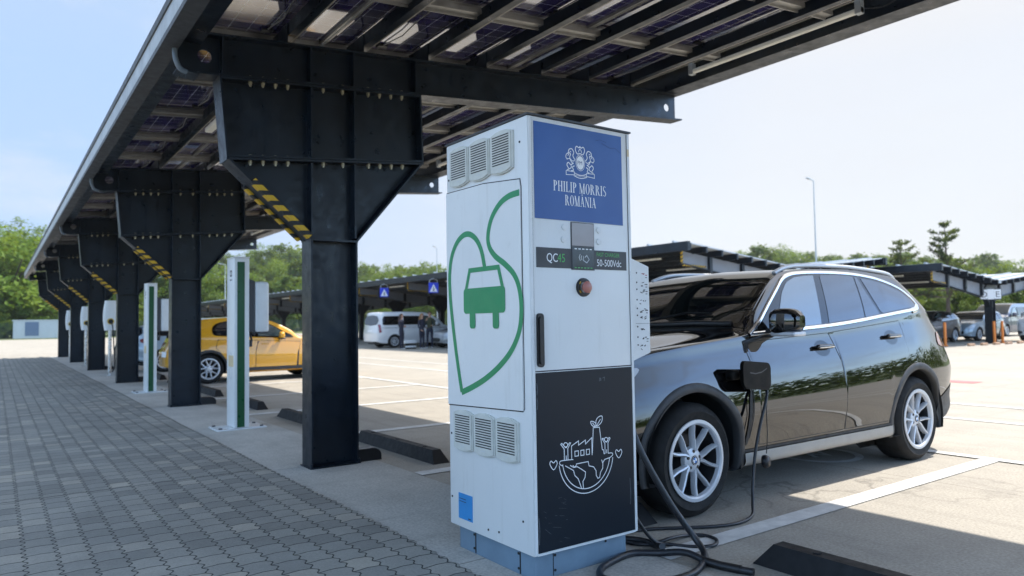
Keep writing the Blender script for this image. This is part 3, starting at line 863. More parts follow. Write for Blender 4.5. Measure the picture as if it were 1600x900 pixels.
# door handle
m = MB(); m.prism(rrect(.036, 1.068, .074, 1.337, .018), F, 0, .016); m.prism(rrect(.042, 1.085, .068, 1.320, .012), F, .016, .024); m.build('handle', 'plastic_black', cab, 40)
# dark lower panel with the line drawing
simple('panel_dark', (.009, .015, .023), .36, var=.08, nscale=2, rvar=.03, spec=.25)
m = MB(); m.prism([(.026, .158), (CW-.026, .158), (CW-.026, 1.040), (.026, 1.040)], F, 0, .004); low = None; mlow = m
m = MB()
def D(x, y):   # drawing units -> metres on the panel
    X = .160+(x/5-52)*.375/85
    return (X, .587-((y/5+620)-(722-.1647*(x/5-52)))*.00327)
def ds(pts, closed=False, w=.0042, sm=0): m.stroke([D(*p) for p in pts] if not sm else [tuple(p) for p in cr([D(*p) for p in pts], sm, closed)], w, F, .0046+random.random()*.0004, closed)
c0, c1 = (.348, .592), .186
for r_ in (.186, .163): m.stroke([(c0[0]+r_*math.cos(R(a)), c0[1]+r_*math.sin(R(a))) for a in range(187, 356, 5)], .0042, F, .0046+r_*.001)
ds([(370, 490), (300, 497), (272, 505), (268, 525), (290, 540)], sm=4); ds([(645, 440), (675, 437), (682, 452), (665, 470), (640, 482)], sm=4)
for (hx, hy) in ((223, 536), (732, 445)): ds([(hx, hy+32), (hx-26, hy-8), (hx-18, hy-34), (hx, hy-20), (hx+18, hy-38), (hx+26, hy-12)], True, sm=4)
for (x, y) in ((315, 377), (631, 330)):
    ds([(x+15*math.cos(a), y+17*math.sin(a)) for a in [i*math.pi/6 for i in range(12)]], True)
ds([(303, 495), (303, 410), (278, 374), (286, 366), (312, 398), (320, 398), (342, 362), (352, 362), (330, 405), (330, 492)]); ds([(317, 492), (317, 460)])
ds([(610, 445), (620, 440), (620, 362), (598, 325), (606, 320), (628, 350), (634, 350), (655, 312), (663, 318), (645, 356), (645, 440)]); ds([(633, 440), (633, 410)])
ds([(358, 490), (358, 385), (412, 345), (412, 378), (466, 337), (466, 368), (516, 317), (516, 455)])
for a, b, c, d in ((383, 422, 410, 465), (428, 415, 453, 459), (471, 408, 496, 452)): ds([(a, b+4), (c, b), (c, d-4), (a, d)], True)
ds([(518, 440), (529, 238), (578, 232), (598, 412), (607, 412), (611, 443)])
ds([(555, 225), (553, 180), (574, 150), (601, 143), (600, 180), (582, 208)], True, sm=4); ds([(556, 222), (588, 168)]); ds([(546, 228), (550, 205), (532, 190), (510, 190), (516, 215), (532, 228)], True, sm=4); ds([(545, 226), (524, 200)])
ds([(390, 525), (484, 506), (490, 540), (526, 548), (545, 580), (545, 615), (558, 640), (572, 632), (580, 592), (598, 560), (600, 520), (590, 492)]); ds([(600, 515), (615, 490), (645, 478)])
ds([(308, 538), (345, 560), (370, 575), (380, 615), (405, 640), (418, 680), (430, 718)]); ds([(345, 535), (372, 552), (398, 545), (430, 565), (462, 588), (457, 630), (440, 662), (444, 718)]); ds([(365, 535), (380, 550), (395, 530)])
mdraw = m
simple('scuff', (.10, .115, .13), .6, var=.5, nscale=30)
m = MB()
for i in range(16):
    x, z = (.05+random.random()*.16, .19+random.random()*.22) if i < 17 else (.55+random.random()*.12, .18+random.random()*.35)
    a = random.uniform(-.7, .2); l = random.uniform(.01, .055)
    m.stroke([(x, z), (min(.68, x+l*math.cos(a)), z+l*math.sin(a))], random.uniform(.0006, .0016), F, .0047)
for z0, z1 in ((.20, .33), (.86, .92), (.93, .99)): m.stroke([(.030, z0), (.034, (z0+z1)/2), (.029, z1)], .004, F, .0047)
m.stroke([(.655, .30), (.660, .36), (.656, .44)], .004, F, .0047)
face(m, [(.445, .975), (.462, .978), (.460, .992), (.448, .994)], F, .0048); m.stroke([(.47, .99), (.485, .995), (.482, .975)], .003, F, .0048)
mlow.add(m.v, m.f, 1); low = mlow.build('lower_panel', ['panel_dark', 'scuff'], cab); mdraw.build('line_drawing', 'print_white', low)
m = MB(); m.prism([(.690, 2.205), (.703, 2.205), (.703, 2.245), (.690, 2.245)], F, .004, .0055)
simple('tape', (.62, .50, .30), .6); m.build('tape', 'tape', cab)
# side holster box with printed instructions
m = MB()
hp = [(CW+.001, 1.035), (CW+.235, 1.105), (CW+.235, 1.605), (CW+.001, 1.68)]
m.prism(hp, lambda u, v, d: (u, d, v), .10, .30)
hb = m.build('plug_holster', 'cab_trim', cab)
m = MB()
HF = lambda u, v, d: (CW+u, .10-d, v)
for i, z in enumerate((1.555, 1.50, 1.46, 1.40, 1.35, 1.31, 1.245, 1.185, 1.14)):
    mi = 1 if i == 0 else 0
    m.lathe([(.005, 0), (.005, .001), (0, .001)], HF(.135, z+.012, .0006), (0, -1, 0), 8)
    for j in range(random.randint(3, 5)):
        x = .150+random.random()*.05; zz = z+random.uniform(-.012, .010)
        m.stroke([(x, zz), (x+random.uniform(.008, .02), zz+random.uniform(-.010, .010))], random.uniform(.003, .007), HF, .001+j*.0002, mi=mi if j else 0)
    if i in (0, 1, 2, 4, 7): m.stroke([(.205, z), (.222, z)], .005, HF, .001, mi=mi); m.stroke([(.205, z-.014), (.220, z-.014)], .004, HF, .001)
m.stroke([(.12, 1.275), (.232, 1.275)], .0015, HF, .001); m.build('instruction_print', ['print_black', 'print_red'], hb)
m = MB(); m.cbox((CW+.05, .13, .62), (CW+.12, .27, 1.05), .02); m.build('plug_socket', 'plastic_black', cab, 40)
m = MB(); m.lathe([(.035, 0), (.03, .02), (0, .024)], (CW, .35, 1.90), (1, 0, 0), 12); m.build('hook', 'plastic_grey', cab, 40)

# ================================================================== CABLES
m = MB()
g = .020
pts = [(2.93, 3.02, 1.00), (2.915, 2.97, .80), (2.925, 2.88, .58), (3.05, 2.79, .29), (3.15, 2.72, .11), (3.14, 2.63, .035), (3.03, 2.545, g), (2.83, 2.47, g), (2.60, 2.52, g), (2.47, 2.68, g), (2.54, 2.80, g), (2.70, 2.865, g), (2.86, 2.885, g), (2.97, 2.80, g), (3.03, 2.66, .045), (3.06, 2.50, g), (3.12, 2.30, g)]
m.tube(cr(pts, 8), .0185, 12)
ca = m.build('charging_cable', 'cable', None, 60)
tag(ca, 'thick black cable hanging from the white cabinet and coiled on the concrete', 'cable')
m = MB(); m.tube([(3.045, 2.56, g+.006), (3.07, 2.46, g), (3.10, 2.36, g)], .0225, 12); m.build('sleeve', 'plastic_black', ca, 60)
m = MB(); m.tube(cr([(2.86, 3.22, .10), (2.95, 3.14, .035), (3.06, 3.02, g), (3.06, 2.90, g), (3.0, 2.80, .05)], 6), .0185, 12); m.build('cable_tail', 'cable', ca, 60)
m = MB(); g = .012
pts = [(2.90, 2.99, .32), (2.97, 2.94, .15), (3.06, 2.915, .04), (3.15, 2.89, g), (3.23, 2.77, g), (3.33, 2.72, g), (3.43, 2.78, g), (3.44, 2.88, g), (3.36, 2.94, g), (3.20, 2.92, g+.018), (3.06, 2.96, g), (2.99, 3.10, g), (3.10, 3.21, g), (3.30, 3.16, g), (3.62, 2.97, g), (3.82, 2.915, g), (4.00, 2.95, .02), (4.08, 3.0, .08), (4.13, 3.03, .20), (4.19, 3.045, .40), (4.27, 3.055, .58), (4.35, 3.06, .74), (4.385, 3.085, .82), (4.36, 3.10, .87)]
m.tube(cr(pts, 8), .0105, 10)
cb2 = m.build('charging_cable', 'cable', None, 60)
tag(cb2, 'thin black charging lead running over the concrete up to the black car', 'cable')
m = MB(); m.tube(cr([(4.37, 3.095, .85), (4.33, 3.105, .90), (4.27, 3.13, .92)], 5), [.018]*4+[.026]*7, 12); m.build('plug', 'plastic_black', cb2, 60)
m = MB(); m.tube(cr([(4.372, 3.062, .78), (4.345, 3.06, .66), (4.35, 3.062, .50), (4.345, 3.07, .36)], 5), .0035, 6); m.build('cap_cord', 'cable', cb2, 60)
m = MB(); m.lathe([(0, -.02), (.042, -.02), (.045, 0), (.036, .02), (0, .024)], (4.345, 3.075, .305), (.3, -1, .1), 16); m.build('dust_cap', 'plastic_black', cb2, 60)
# ================================================================== CARS
def curve1(pts):
    """smooth 1-D interpolant (monotone cubic)"""
    xs = [p[0] for p in pts]; ys = [p[1] for p in pts]; n = len(xs)
    d = [(ys[i+1]-ys[i])/(xs[i+1]-xs[i]) for i in range(n-1)]
    mm = [d[0]]+[0 if d[i-1]*d[i] <= 0 else 2*d[i-1]*d[i]/(d[i-1]+d[i]) for i in range(1, n-1)]+[d[-1]]
    def f(x):
        if x <= xs[0]: return ys[0]
        if x >= xs[-1]: return ys[-1]
        lo = 0
        while xs[lo+1] < x: lo += 1
        h = xs[lo+1]-xs[lo]; t = (x-xs[lo])/h
        return ys[lo]*(1+2*t)*(1-t)**2+mm[lo]*h*t*(1-t)**2+ys[lo+1]*t*t*(3-2*t)+mm[lo+1]*h*t*t*(t-1)
    return f
class Body:
    def __init__(s, sp):
        s.sp = sp; s.top = curve1(sp['top']); s.w = curve1(sp['width']); s.belt = curve1(sp['belt']); s.bot = curve1(sp['bot'])
        s.x0, s.x1 = sp['top'][0][0], sp['top'][-1][0]
        s.cache = {}
        s.tum = sp.get('tumble', .48)
    def lean(s, st):
        a, l = self_l = s.sp['lean'][0], s.sp['lean'][1]
        t = max(0, min(1, (st-a)/(s.x1-a))); return l*t*t*(3-2*t)
    def zl(s): return s.sp['lean'][2]
    def px(s, st, z): return st-s.lean(st)*max(0, z-s.zl())
    def section(s, st):
        k = round(st*100)
        if k in s.cache: return s.cache[k]
        st = k/100.
        w, zt_, zb, z0 = s.w(st), s.top(st), s.belt(st), s.bot(st)
        zb = min(zb, zt_-.03)
        ze = max(zb+.012, zt_-s.sp.get('crown', .05))
        wb = w-s.sp.get('shoulder', .055)
        we = max(.12, wb-max(0, ze-zb-.02)*(s.tum+s.sp.get('tum_rear', 0)*max(0, min(1, (st-2.7)/1.2))))
        gl = ze-zb
        cz = zb-.13                                    # crease
        hh = zb-z0; k = s.sp.get('shoulder', .055)/.085
        P = [(w-.12, z0), (w-.034, z0+.035), (w-.030, z0+.16*hh), (w-.006, z0+.34*hh), (w-.000, z0+.44*hh), (w-.010*k, z0+.58*hh), (w-.030*k, z0+.72*hh), (w-.056*k, z0+.84*hh), (w-.074*k, z0+.92*hh), (wb, zb)]
        q = []
        zlast = -1
        for y, z in P:
            z = max(z, zlast+.004); zlast = z; q.append((max(y, .05), z))
        zb = q[-1][1]
        qa = [(wb-(wb-we)*.30+.006, zb+gl*.33), (wb-(wb-we)*.64+.006, zb+gl*.67), (we, ze), (we-.05, ze+(zt_-ze)*.45), (we*.55, zt_-.010), (0, zt_)]
        qb = [(wb-.012, zb+gl*.25), (wb-.03, zb+gl*.45), (wb-.07, zb+gl*.62), (wb-.15, zb+gl*.76), (we*.5, zt_-.006), (0, zt_)]
        t = max(0, min(1, (gl-.04)/.14)); t = t*t*(3-2*t)
        q += [(pa[0]*t+pb[0]*(1-t), pa[1]*t+pb[1]*(1-t)) for pa, pb in zip(qa, qb)]
        out = [(p.x, p.y) for p in cr(q, 8)]
        s.cache[k] = out; return out
    def station(s, x, z):
        st = x
        for _ in range(6): st = x+s.lean(st)*max(0, z-s.zl())
        return max(s.x0, min(s.x1, st))
    def yside(s, x, z):
        st = s.station(x, z); a = math.floor(st*100)/100.; r = []
        for k in (a, a+.01):
            sec = s.section(k); y = sec[0][0]
            for i in range(len(sec)-1):
                (ya, za), (yb, zb) = sec[i], sec[i+1]
                if za <= z <= zb and zb > za: y = ya+(yb-ya)*(z-za)/(zb-za)
            if z > max(p[1] for p in sec): y = sec[96][0]
            r.append(y)
        t = (st-a)*100
        return r[0]*(1-t)+r[1]*t
    def ztop(s, st, y):
        a = math.floor(st*100)/100.; r = []
        for k in (a, a+.01):
            sec = s.section(k)[72:]; z = sec[-1][1]
            for i in range(len(sec)-1):
                (ya, za), (yb, zb) = sec[i], sec[i+1]
                if yb <= abs(y) <= ya: z = za+(zb-za)*((abs(y)-ya)/(yb-ya) if ya != yb else 0); break
            else:
                if abs(y) > sec[0][0]: z = sec[0][1]
            r.append(z)
        t = (st-a)*100
        return r[0]*(1-t)+r[1]*t
    def wedge(s, st): return s.section(st)[96][0]

def poly_eval(poly, xs):
    """upper and lower z of an x-monotone outline"""
    out = []
    for x in xs:
        zs = []
        n = len(poly)
        for i in range(n):
            (xa, za), (xb, zb) = poly[i], poly[(i+1) % n]
            if min(xa, xb) <= x <= max(xa, xb):
                if abs(xb-xa) < 1e-9: zs += [za, zb]
                else: zs.append(za+(zb-za)*(x-xa)/(xb-xa))
        out.append((min(zs), max(zs)) if zs else None)
    return out
def smooth_poly(poly, n=5): return [tuple(p) for p in cr(poly, n, True)]

def make_car(name, label, cat, sp, loc, rz, mats, hi=False, group=None):
    B = Body(sp); root = thing(name, label, cat, loc, rz, group)
    nx, dens = (150, 1) if hi else (74, 2)
    xs0, xs1 = B.x0, B.x1
    # stations denser towards both ends
    sts = []
    for i in range(nx+1):
        t = i/nx; t2 = t+ .075*math.sin(-2*math.pi*t)*1.0
        sts.append(xs0+(xs1-xs0)*max(0, min(1, t2)))
    secs = [B.section(s)[::dens] + ([] if (len(B.section(s))-1) % dens == 0 else [B.section(s)[-1]]) for s in sts]
    sts = [round(s*100)/100. for s in sts]
    ns = len(secs[0]); wb, Rw, Ra = sp['wheelbase'], sp['rw'], sp['ra']
    zc = Rw
    # ---------- body shell
    V_, Fc = [], []
    for st, sec in zip(sts, secs):
        for (y, z) in sec: V_.append([B.px(st, z), -y, z])
        for (y, z) in sec: V_.append([B.px(st, z), y, z])
    def idx(i, j, sd): return i*2*ns+sd*ns+j
    keep = []; dead = set()
    for i in range(len(sts)-1):
        if abs(sts[i+1]-sts[i]) < 1e-6: continue
        for sd in (0, 1):
            for j in range(ns-1):
                q = [idx(i, j, sd), idx(i, j+1, sd), idx(i+1, j+1, sd), idx(i+1, j, sd)]
                cx_ = sum(V_[k][0] for k in q)/4; cy_ = abs(sum(V_[k][1] for k in q)/4); cz_ = sum(V_[k][2] for k in q)/4
                hit = None
                for wx in (0, wb):
                    if cy_ > .45 and cz_ < zc+Ra and (cx_-wx)**2+(cz_-zc)**2 < Ra**2: hit = wx
                    if cy_ > .45 and cz_ < zc and abs(cx_-wx) < Ra: hit = wx
                if hit is None: keep.append(q)
                else:
                    for k in q: dead.add((k, hit))
    used = set(k for q in keep for k in q)
    for k, wx in dead:
        if k in used:
            x, y, z = V_[k]
            if z > zc-.02:
                d = math.hypot(x-wx, z-zc)
                if d > .05:
                    V_[k][0] = wx+(x-wx)*Ra/d; V_[k][2] = zc+(z-zc)*Ra/d
            else: V_[k][0] = wx+math.copysign(Ra, x-wx)
    # end caps and floor
    for i in (0, len(sts)-1):
        for j in range(ns-1): keep.append([idx(i, j, 0), idx(i, j, 1), idx(i, j+1, 1), idx(i, j+1, 0)])
    m = MB(); m.add(V_, keep)
    body = m.build('body', mats['paint'], root, 42)
    # remove unused verts
    bmx = bmesh.new(); bmx.from_mesh(body.data); loose = [v for v in bmx.verts if not v.link_faces]
    bmesh.ops.delete(bmx, geom=loose, context='VERTS'); bmesh.ops.remove_doubles(bmx, verts=bmx.verts, dist=.0004); bmesh.ops.recalc_face_normals(bmx, faces=bmx.faces); bmx.to_mesh(body.data); bmx.free()
    body.data.polygons.foreach_set('use_smooth', [True]*len(body.data.polygons)); body.data.set_sharp_from_angle(angle=R(38))
    def patch(poly, name, mat, off=.004, parent=root, sides=(-1, 1), nxp=None, nz=None, sm=5, raw=False):
        P = poly if sm == 0 else smooth_poly(poly, sm)
        if not hi: off = off*2+.004
        x0, x1 = min(p[0] for p in P), max(p[0] for p in P)
        nxp = nxp or (30 if hi else 12); nz = nz or (16 if hi else 6)
        xs = [x0+(x1-x0)*(.5-.5*math.cos(math.pi*i/nxp)) for i in range(nxp+1)]
        xs[0] += 1e-4; xs[-1] -= 1e-4
        ev = poly_eval(P, xs); objs = []
        for sd in sides:
            G_ = []
            for x, e in zip(xs, ev):
                if e is None: continue
                G_.append([(x, sd*(B.yside(x, e[0]+(e[1]-e[0])*k/nz)+off), e[0]+(e[1]-e[0])*k/nz) for k in range(nz+1)])
            mm = MB(); mm.grid(G_)
            o = mm.build(name, mat, parent, 60); objs.append(o)
        return objs
    def ribbon(pts, w, name, mat, off=.006, parent=root, sides=(-1, 1), h=.004, mesh=None, n=4):
        """raised strip following the body side along (x,z) points"""
        P = [tuple(p) for p in cr(pts, n)] if n else pts
        if not hi: off = off+.008
        for sd in sides:
            mm = MB(); prev = None; rings = []
            for i, (x, z) in enumerate(P):
                a = P[max(i-1, 0)]; b = P[min(i+1, len(P)-1)]; d = V(b[0]-a[0], b[1]-a[1]).normalized(); nrm = V(-d.y, d.x)
                ring = []
                for u, o_ in ((-.5, 0), (-.38, h), (0, h*1.5), (.38, h), (.5, 0)):
                    xx, zz = x+nrm.x*w*u, z+nrm.y*w*u
                    ring.append((xx, sd*(B.yside(xx, zz)+off+o_-.003), zz))
                rings.append(ring)
            mm.grid(rings); mm.build(name, mat, parent, 50)
    # ---------- windscreen, rear window on the loft
    def top_patch(s_b, s_t, inset, name, mat, off=.004, curve=.10, n=16, mt=12, wfun=None):
        G_ = []
        for a in range(n+1):
            u = -1+2*a/n; row = []
            for k in range(mt+1):
                v = k/mt; st = s_b+curve*u*u+(s_t+curve*.35*u*u-s_b-curve*u*u)*v
                y = u*(B.wedge(st)-inset); z = B.ztop(st, y)
                row.append((B.px(st, z)-off*.6, y, z+off))
            G_.append(row)
        mm = MB(); mm.grid(G_); return mm.build(name, mat, root, 60)
    if 'screen' in sp:
        a, b = sp['screen']; top_patch(a-.02, b+.02, sp['screen_inset']-.022, 'screen_surround', 'gloss_black', .0025)
        top_patch(a, b, sp['screen_inset'], 'windscreen', 'glass_screen', .005)
    # tail cap patches: (y,z) outlines on the end plane
    def cap_patch(poly, name, mat, st, off, parent=root, sm=4):
        P = smooth_poly(poly, sm) if sm else poly
        mm = MB(); sgn = 1 if st == B.x1 else -1
        ctr = (sum(p[0] for p in P)/len(P), sum(p[1] for p in P)/len(P))
        mm.add([(B.px(st, z)+sgn*off, y, z) for y, z in P]+[(B.px(st, ctr[1])+sgn*off, ctr[0], ctr[1])], [(i, (i+1) % len(P), len(P)) for i in range(len(P))])
        return mm.build(name, mat, parent)
    # ---------- wheels
    def wheel_protos():
        ro, w = Rw, sp.get('tw', .25); ri = sp['rim']
        t = MB(); h = w/2
        t.lathe([(ri-.012, -h+.01), (ri+.012, -h+.004), (ri+.03, -h-.002), ((ri+ro)/2, -h-.008), (ro-.035, -h+.004), (ro-.012, -h+.022), (ro, -h+.05), (ro, h-.05), (ro-.012, h-.022), (ro-.035, h-.004), ((ri+ro)/2, h+.008), (ri-.012, h-.01)], (0, 0, 0), (0, 1, 0), 64 if hi else 32)
        if hi:
            for a in range(72):
                an = 2*math.pi*a/72
                for yy in (-h+.03, h-.03):
                    c, s = math.cos(an), math.sin(an)
        r = MB(); d = -h+.012          # outer face towards -y
        r.lathe([(ri-.004, d-.006), (ri+.004, d-.012), (ri+.002, d-.018), (ri-.018, d-.020), (ri-.028, d-.012), (ri-.034, d+.012)], (0, 0, 0), (0, 1, 0), 64 if hi else 28, 0)
        r.lathe([(ri-.034, d+.012), (ri-.040, d+.05), (ri-.05, d+.13), (ri-.055, h-.02)], (0, 0, 0), (0, 1, 0), 64 if hi else 28, 2)  # inner barrel coloured dark, painting the shade between the spokes
        r.lathe([(0, d+.12), (ri-.05, d+.135)], (0, 0, 0), (0, 1, 0), 24, 1)
        r.lathe([(ri*.62, d+.09), (ri*.62, d+.11), (0, d+.11)], (0, 0, 0), (0, 1, 0), 32, 2)
        r.lathe([(0, d+.006), (.030, d+.006), (.052, d+.010), (.078, d+.022), (.084, d+.05)], (0, 0, 0), (0, 1, 0), 30, 0)
        npair = sp.get('spokes', 5); hub = .062; rout = ri-.022
        def spoke(a0, a1, w0, w1):
            # from hub at angle a0 to rim at a1: a roof-shaped bar
            n = 6; pr = []
            for i in range(n+1):
                t_ = i/n; rad = hub+(rout-hub)*t_; an = a0+(a1-a0)*min(1, t_*1.75)**1.0
                dep = d+.012-.016*t_**1.5
                wd = w0+(w1-w0)*t_
                c, s = math.cos(an), math.sin(an); tx, tz = -s, c
                pr.append([(rad*c+tx*wd*k, dep+e, rad*s+tz*wd*k) for k, e in ((-.5, .036), (-.5, .012), (-.30, -.002), (.10, -.006), (.5, .014), (.5, .036))])
            r.grid(pr, 0)
        for i in range(npair):
            a = 2*math.pi*i/npair+R(sp.get('spoke_rot', 90))
            dv = math.pi/npair*.47
            spoke(a-dv*.34, a-dv*1.03, sp.get('sw', .036), sp.get('sw', .036)*.85); spoke(a+dv*.34, a+dv*1.03, sp.get('sw', .036), sp.get('sw', .036)*.85)
        for i in range(5):
            a = 2*math.pi*i/5+.3+R(90); r.lathe([(.011, 0), (.011, .008), (0, .008)], (.056*math.cos(a), d+.0165, .056*math.sin(a)), (0, -1, 0), 6, 1)
        if hi:  # cap with quartered roundel
            r.lathe([(.0315, d+.004), (.030, d+.002), (0, d+.002)], (0, 0, 0), (0, 1, 0), 24, 3)
            for q in range(4):
                an = [q*math.pi/2+math.pi/2*k/6 for k in range(7)]
                r.add([(0, d+.0008, 0)]+[(.019*math.cos(a), d+.0008, .019*math.sin(a)) for a in an], [(0, k, k+1) for k in range(1, 7)], 4 if q % 2 else 5)
            r.lathe([(.0255, d+.0012), (.027, d+.0012)], (0, 0, 0), (0, 1, 0), 24, 5)
        return t, r
    t, r = wheel_protos(); rimmats = ['alloy', 'plastic_black', 'alloy_dark', 'plastic_black', 'roundel_blue', 'print_white']
    first = True
    for wx in (0, wb):
        for sd in (-1, 1):
            wy = sd*(B.w(wx)-sp.get('tw', .25)/2-sp.get('track_in', .03))
            h = thing('wheel', None, None, (wx, wy, Rw), 0 if sd < 0 else math.pi); h.parent = root
            if first: t0 = t.build('tyre', 'tyre', h, 40); r0_ = r.build('rim', rimmats, h, 35); first = False
            else:
                for p in (t0, r0_): c = p.copy(); COL.objects.link(c); c.parent = h
            if hi: h.rotation_euler = (0, R(17 if wx == 0 else 40), 0 if sd < 0 else math.pi)
    # ---------- wheel arch liner and trim
    for wx in (0, wb):
        for sd in (-1, 1):
            mm = MB(); rings = []
            a0, a1 = R(-38), R(218)
            for i in range(33):
                a = a0+(a1-a0)*i/32; c, s = math.cos(a), math.sin(a)
                z = max(B.bot(wx)+.01, zc+(Ra+.004)*s)
                rings.append([(wx+(Ra+.004)*c if zc+(Ra+.004)*s > .1 else wx+(Ra+.004)*math.copysign(.75, c), sd*y, z) for y in (B.w(wx)-.022, B.w(wx)-.40)])
            mm.grid(rings); mm.add([(wx+Ra*1.0*math.cos(a), sd*(B.w(wx)-.40), max(.1, zc+Ra*math.sin(a))) for a in [i*math.pi/12 for i in range(24)]], [tuple(range(24))])
            mm.build('wheel_well', 'slot_dark', root, 60)
            if sp.get('clad', 0):
                cw = sp['clad']; mm = MB(); rings = []; n = 44 if hi else 20
                for i in range(n+1):
                    a = R(-26)+R(232)*i/n; c, s = math.cos(a), math.sin(a); ring = []
                    for rr_, o_ in ((Ra-.012, -.05), (Ra-.014, .000), (Ra-.006, .007), (Ra+cw*.5, .008), (Ra+cw-.008, .006), (Ra+cw, -.004)):
                        zz = zc+rr_*s; xx = wx+rr_*c
                        zz = max(zz, B.bot(wx)+.005)
                        ring.append((xx, sd*(max(B.yside(xx, zz), B.w(wx)-.05)+o_), zz))
                    rings.append(ring)
                mm.grid(rings); mm.build('wheel_arch_trim', sp.get('cladmat', 'trim_grey'), root, 60)
    # ---------- sills, doors, glass, trim, lamps from the spec
    for p in sp.get('patches', []):
        patch(p['poly'], p['name'], mats.get(p['mat'], p['mat']), p.get('off', .004), sm=p.get('sm', 3), nxp=p.get('nx'), nz=p.get('nz'))
    doors = []
    for d_ in sp.get('doors', []):
        for sd in (-1, 1):
            patch(d_['gap'], 'door_gap', 'slot_dark', .0012, sides=(sd,), sm=0, nxp=40 if hi else 14, nz=24 if hi else 8)
            dd = patch(d_['poly'], 'door', mats['paint'], .0026, sides=(sd,), sm=0, nxp=56 if hi else 16, nz=36 if hi else 10)[0]
            hx, hz = d_['handle']
            if hi:   # recessed cup and bar
                mm = MB(); y = B.yside(hx, hz)
                G_ = [[(hx+.105*rr_*math.cos(a), sd*(B.yside(hx+.105*rr_*math.cos(a), hz+.062*rr_*math.sin(a))+.0030), hz+.062*rr_*math.sin(a)) for a in [2*math.pi*k/24 for k in range(25)]] for rr_ in (.01, .5, 1)]
                mm.grid(G_); mm.build('handle_recess', 'gloss_black', dd, 60)
                mm = MB(); mm.cbox((hx-.105, y+.010, hz-.004), (hx+.105, y+.046, hz+.030), .012)
                if sd < 0: mm.v = [(x, -y_, z) for x, y_, z in mm.v]
                mm.build('handle', 'paint_black' if mats['paint'] == 'paint_black' else mats['paint'], dd, 50)
                ribbon([(hx-.10, hz+.006), (hx, hz+.008), (hx+.10, hz+.010)], .007, 'handle_trim', 'chrome', .050, dd, (sd,), n=2)
            else:
                mm = MB(); y = B.yside(hx, hz); mm.cbox((hx-.09, y-.004, hz-.012), (hx+.09, y+.024, hz+.012), .008)
                if sd < 0: mm.v = [(x, -y_, z) for x, y_, z in mm.v]
                mm.build('handle', mats['paint'], dd, 50)
    for g_ in sp.get('glass', []):
        patch(g_['poly'], 'side_window', mats.get(g_['mat'], g_['mat']), .0065, sm=g_.get('sm', 0))
    for r_ in sp.get('ribbons', []): ribbon(r_['pts'], r_['w'], r_['name'], mats.get(r_['mat'], r_['mat']), r_.get('off', .006), n=r_.get('n', 4), h=r_.get('h', .004))
    for c_ in sp.get('caps', []):
        st = B.x1 if c_['end'] == 'tail' else B.x0
        if c_.get('both'):
            for sd in (-1, 1): cap_patch([(sd*y, z) for y, z in c_['poly']], c_['name'], c_['mat'], st, c_.get('off', .004), sm=c_.get('sm', 4))
        else: cap_patch(c_['poly'], c_['name'], c_['mat'], st, c_.get('off', .004), sm=c_.get('sm', 4))
    # mirrors
    mx, mz, mw = sp['mirror']
    for sd in (-1, 1):
        y0_ = B.yside(mx, mz); mm = MB()
        pr = []
        for i in range(7):
            t_ = i/6; yy = y0_+.045+.20*t_; sc = (.78, .97, 1., 1., .96, .84, .45)[i]; ox = .05*t_
            hx_, hz_ = .075*sc*mw, .092*sc*mw
            pr.append([(mx+ox+hx_*(math.copysign(abs(math.cos(a))**.55, math.cos(a))), sd*yy, mz+.07+hz_*math.copysign(abs(math.sin(a))**.6, math.sin(a))) for a in [2*math.pi*k/16 for k in range(17)]])
        mm.grid(pr); mm.add(pr[0][:16], [tuple(range(16))]); mm.add(pr[-1][:16], [tuple(range(16))])
        mr = mm.build('side_mirror', mats['paint'], root, 60)
        m2 = MB(); m2.add([(p[0]+.0, p[1], p[2]) for p in []], [])
        m2.bar((mx+.0, sd*(y0_-.01), mz-.0), (mx+.02, sd*(y0_+.09), mz+.02), .07, .035); m2.build('mirror_foot', 'plastic_black', mr)
        m3 = MB(); yy = y0_+.13
        m3.cbox((mx+.03-.072*mw, min(sd*(yy-.09), sd*(yy+.11)), mz+.07-.100*mw), (mx+.03+.070*mw, max(sd*(yy-.09), sd*(yy+.11)), mz+.07-.068*mw), .012); m3.build('mirror_base', 'alloy' if hi else 'plastic_black', mr, 50)
    # dark underside so no light shows through
    mm = MB(); mm.box((B.x0+.15, -B.w(0)+.30, .20), (B.x1-.2, B.w(0)-.30, .26)); mm.box((Ra+.05, -B.w(1)+.13, B.bot(1)+.03), (wb-Ra-.05, B.w(1)-.13, B.bot(1)+.05)); mm.build('underbody', 'slot_dark', root)
    return root, B, patch, ribbon

def door_poly(xf, xr, zb, ztop_f, ztop_r, g, front_arch=None, rear_arch=None):
    """outline (x,z) of a door with slightly curved edges; g = gap inset"""
    P = [(xf(zb)+g, zb+g)]
    n = 8
    return P

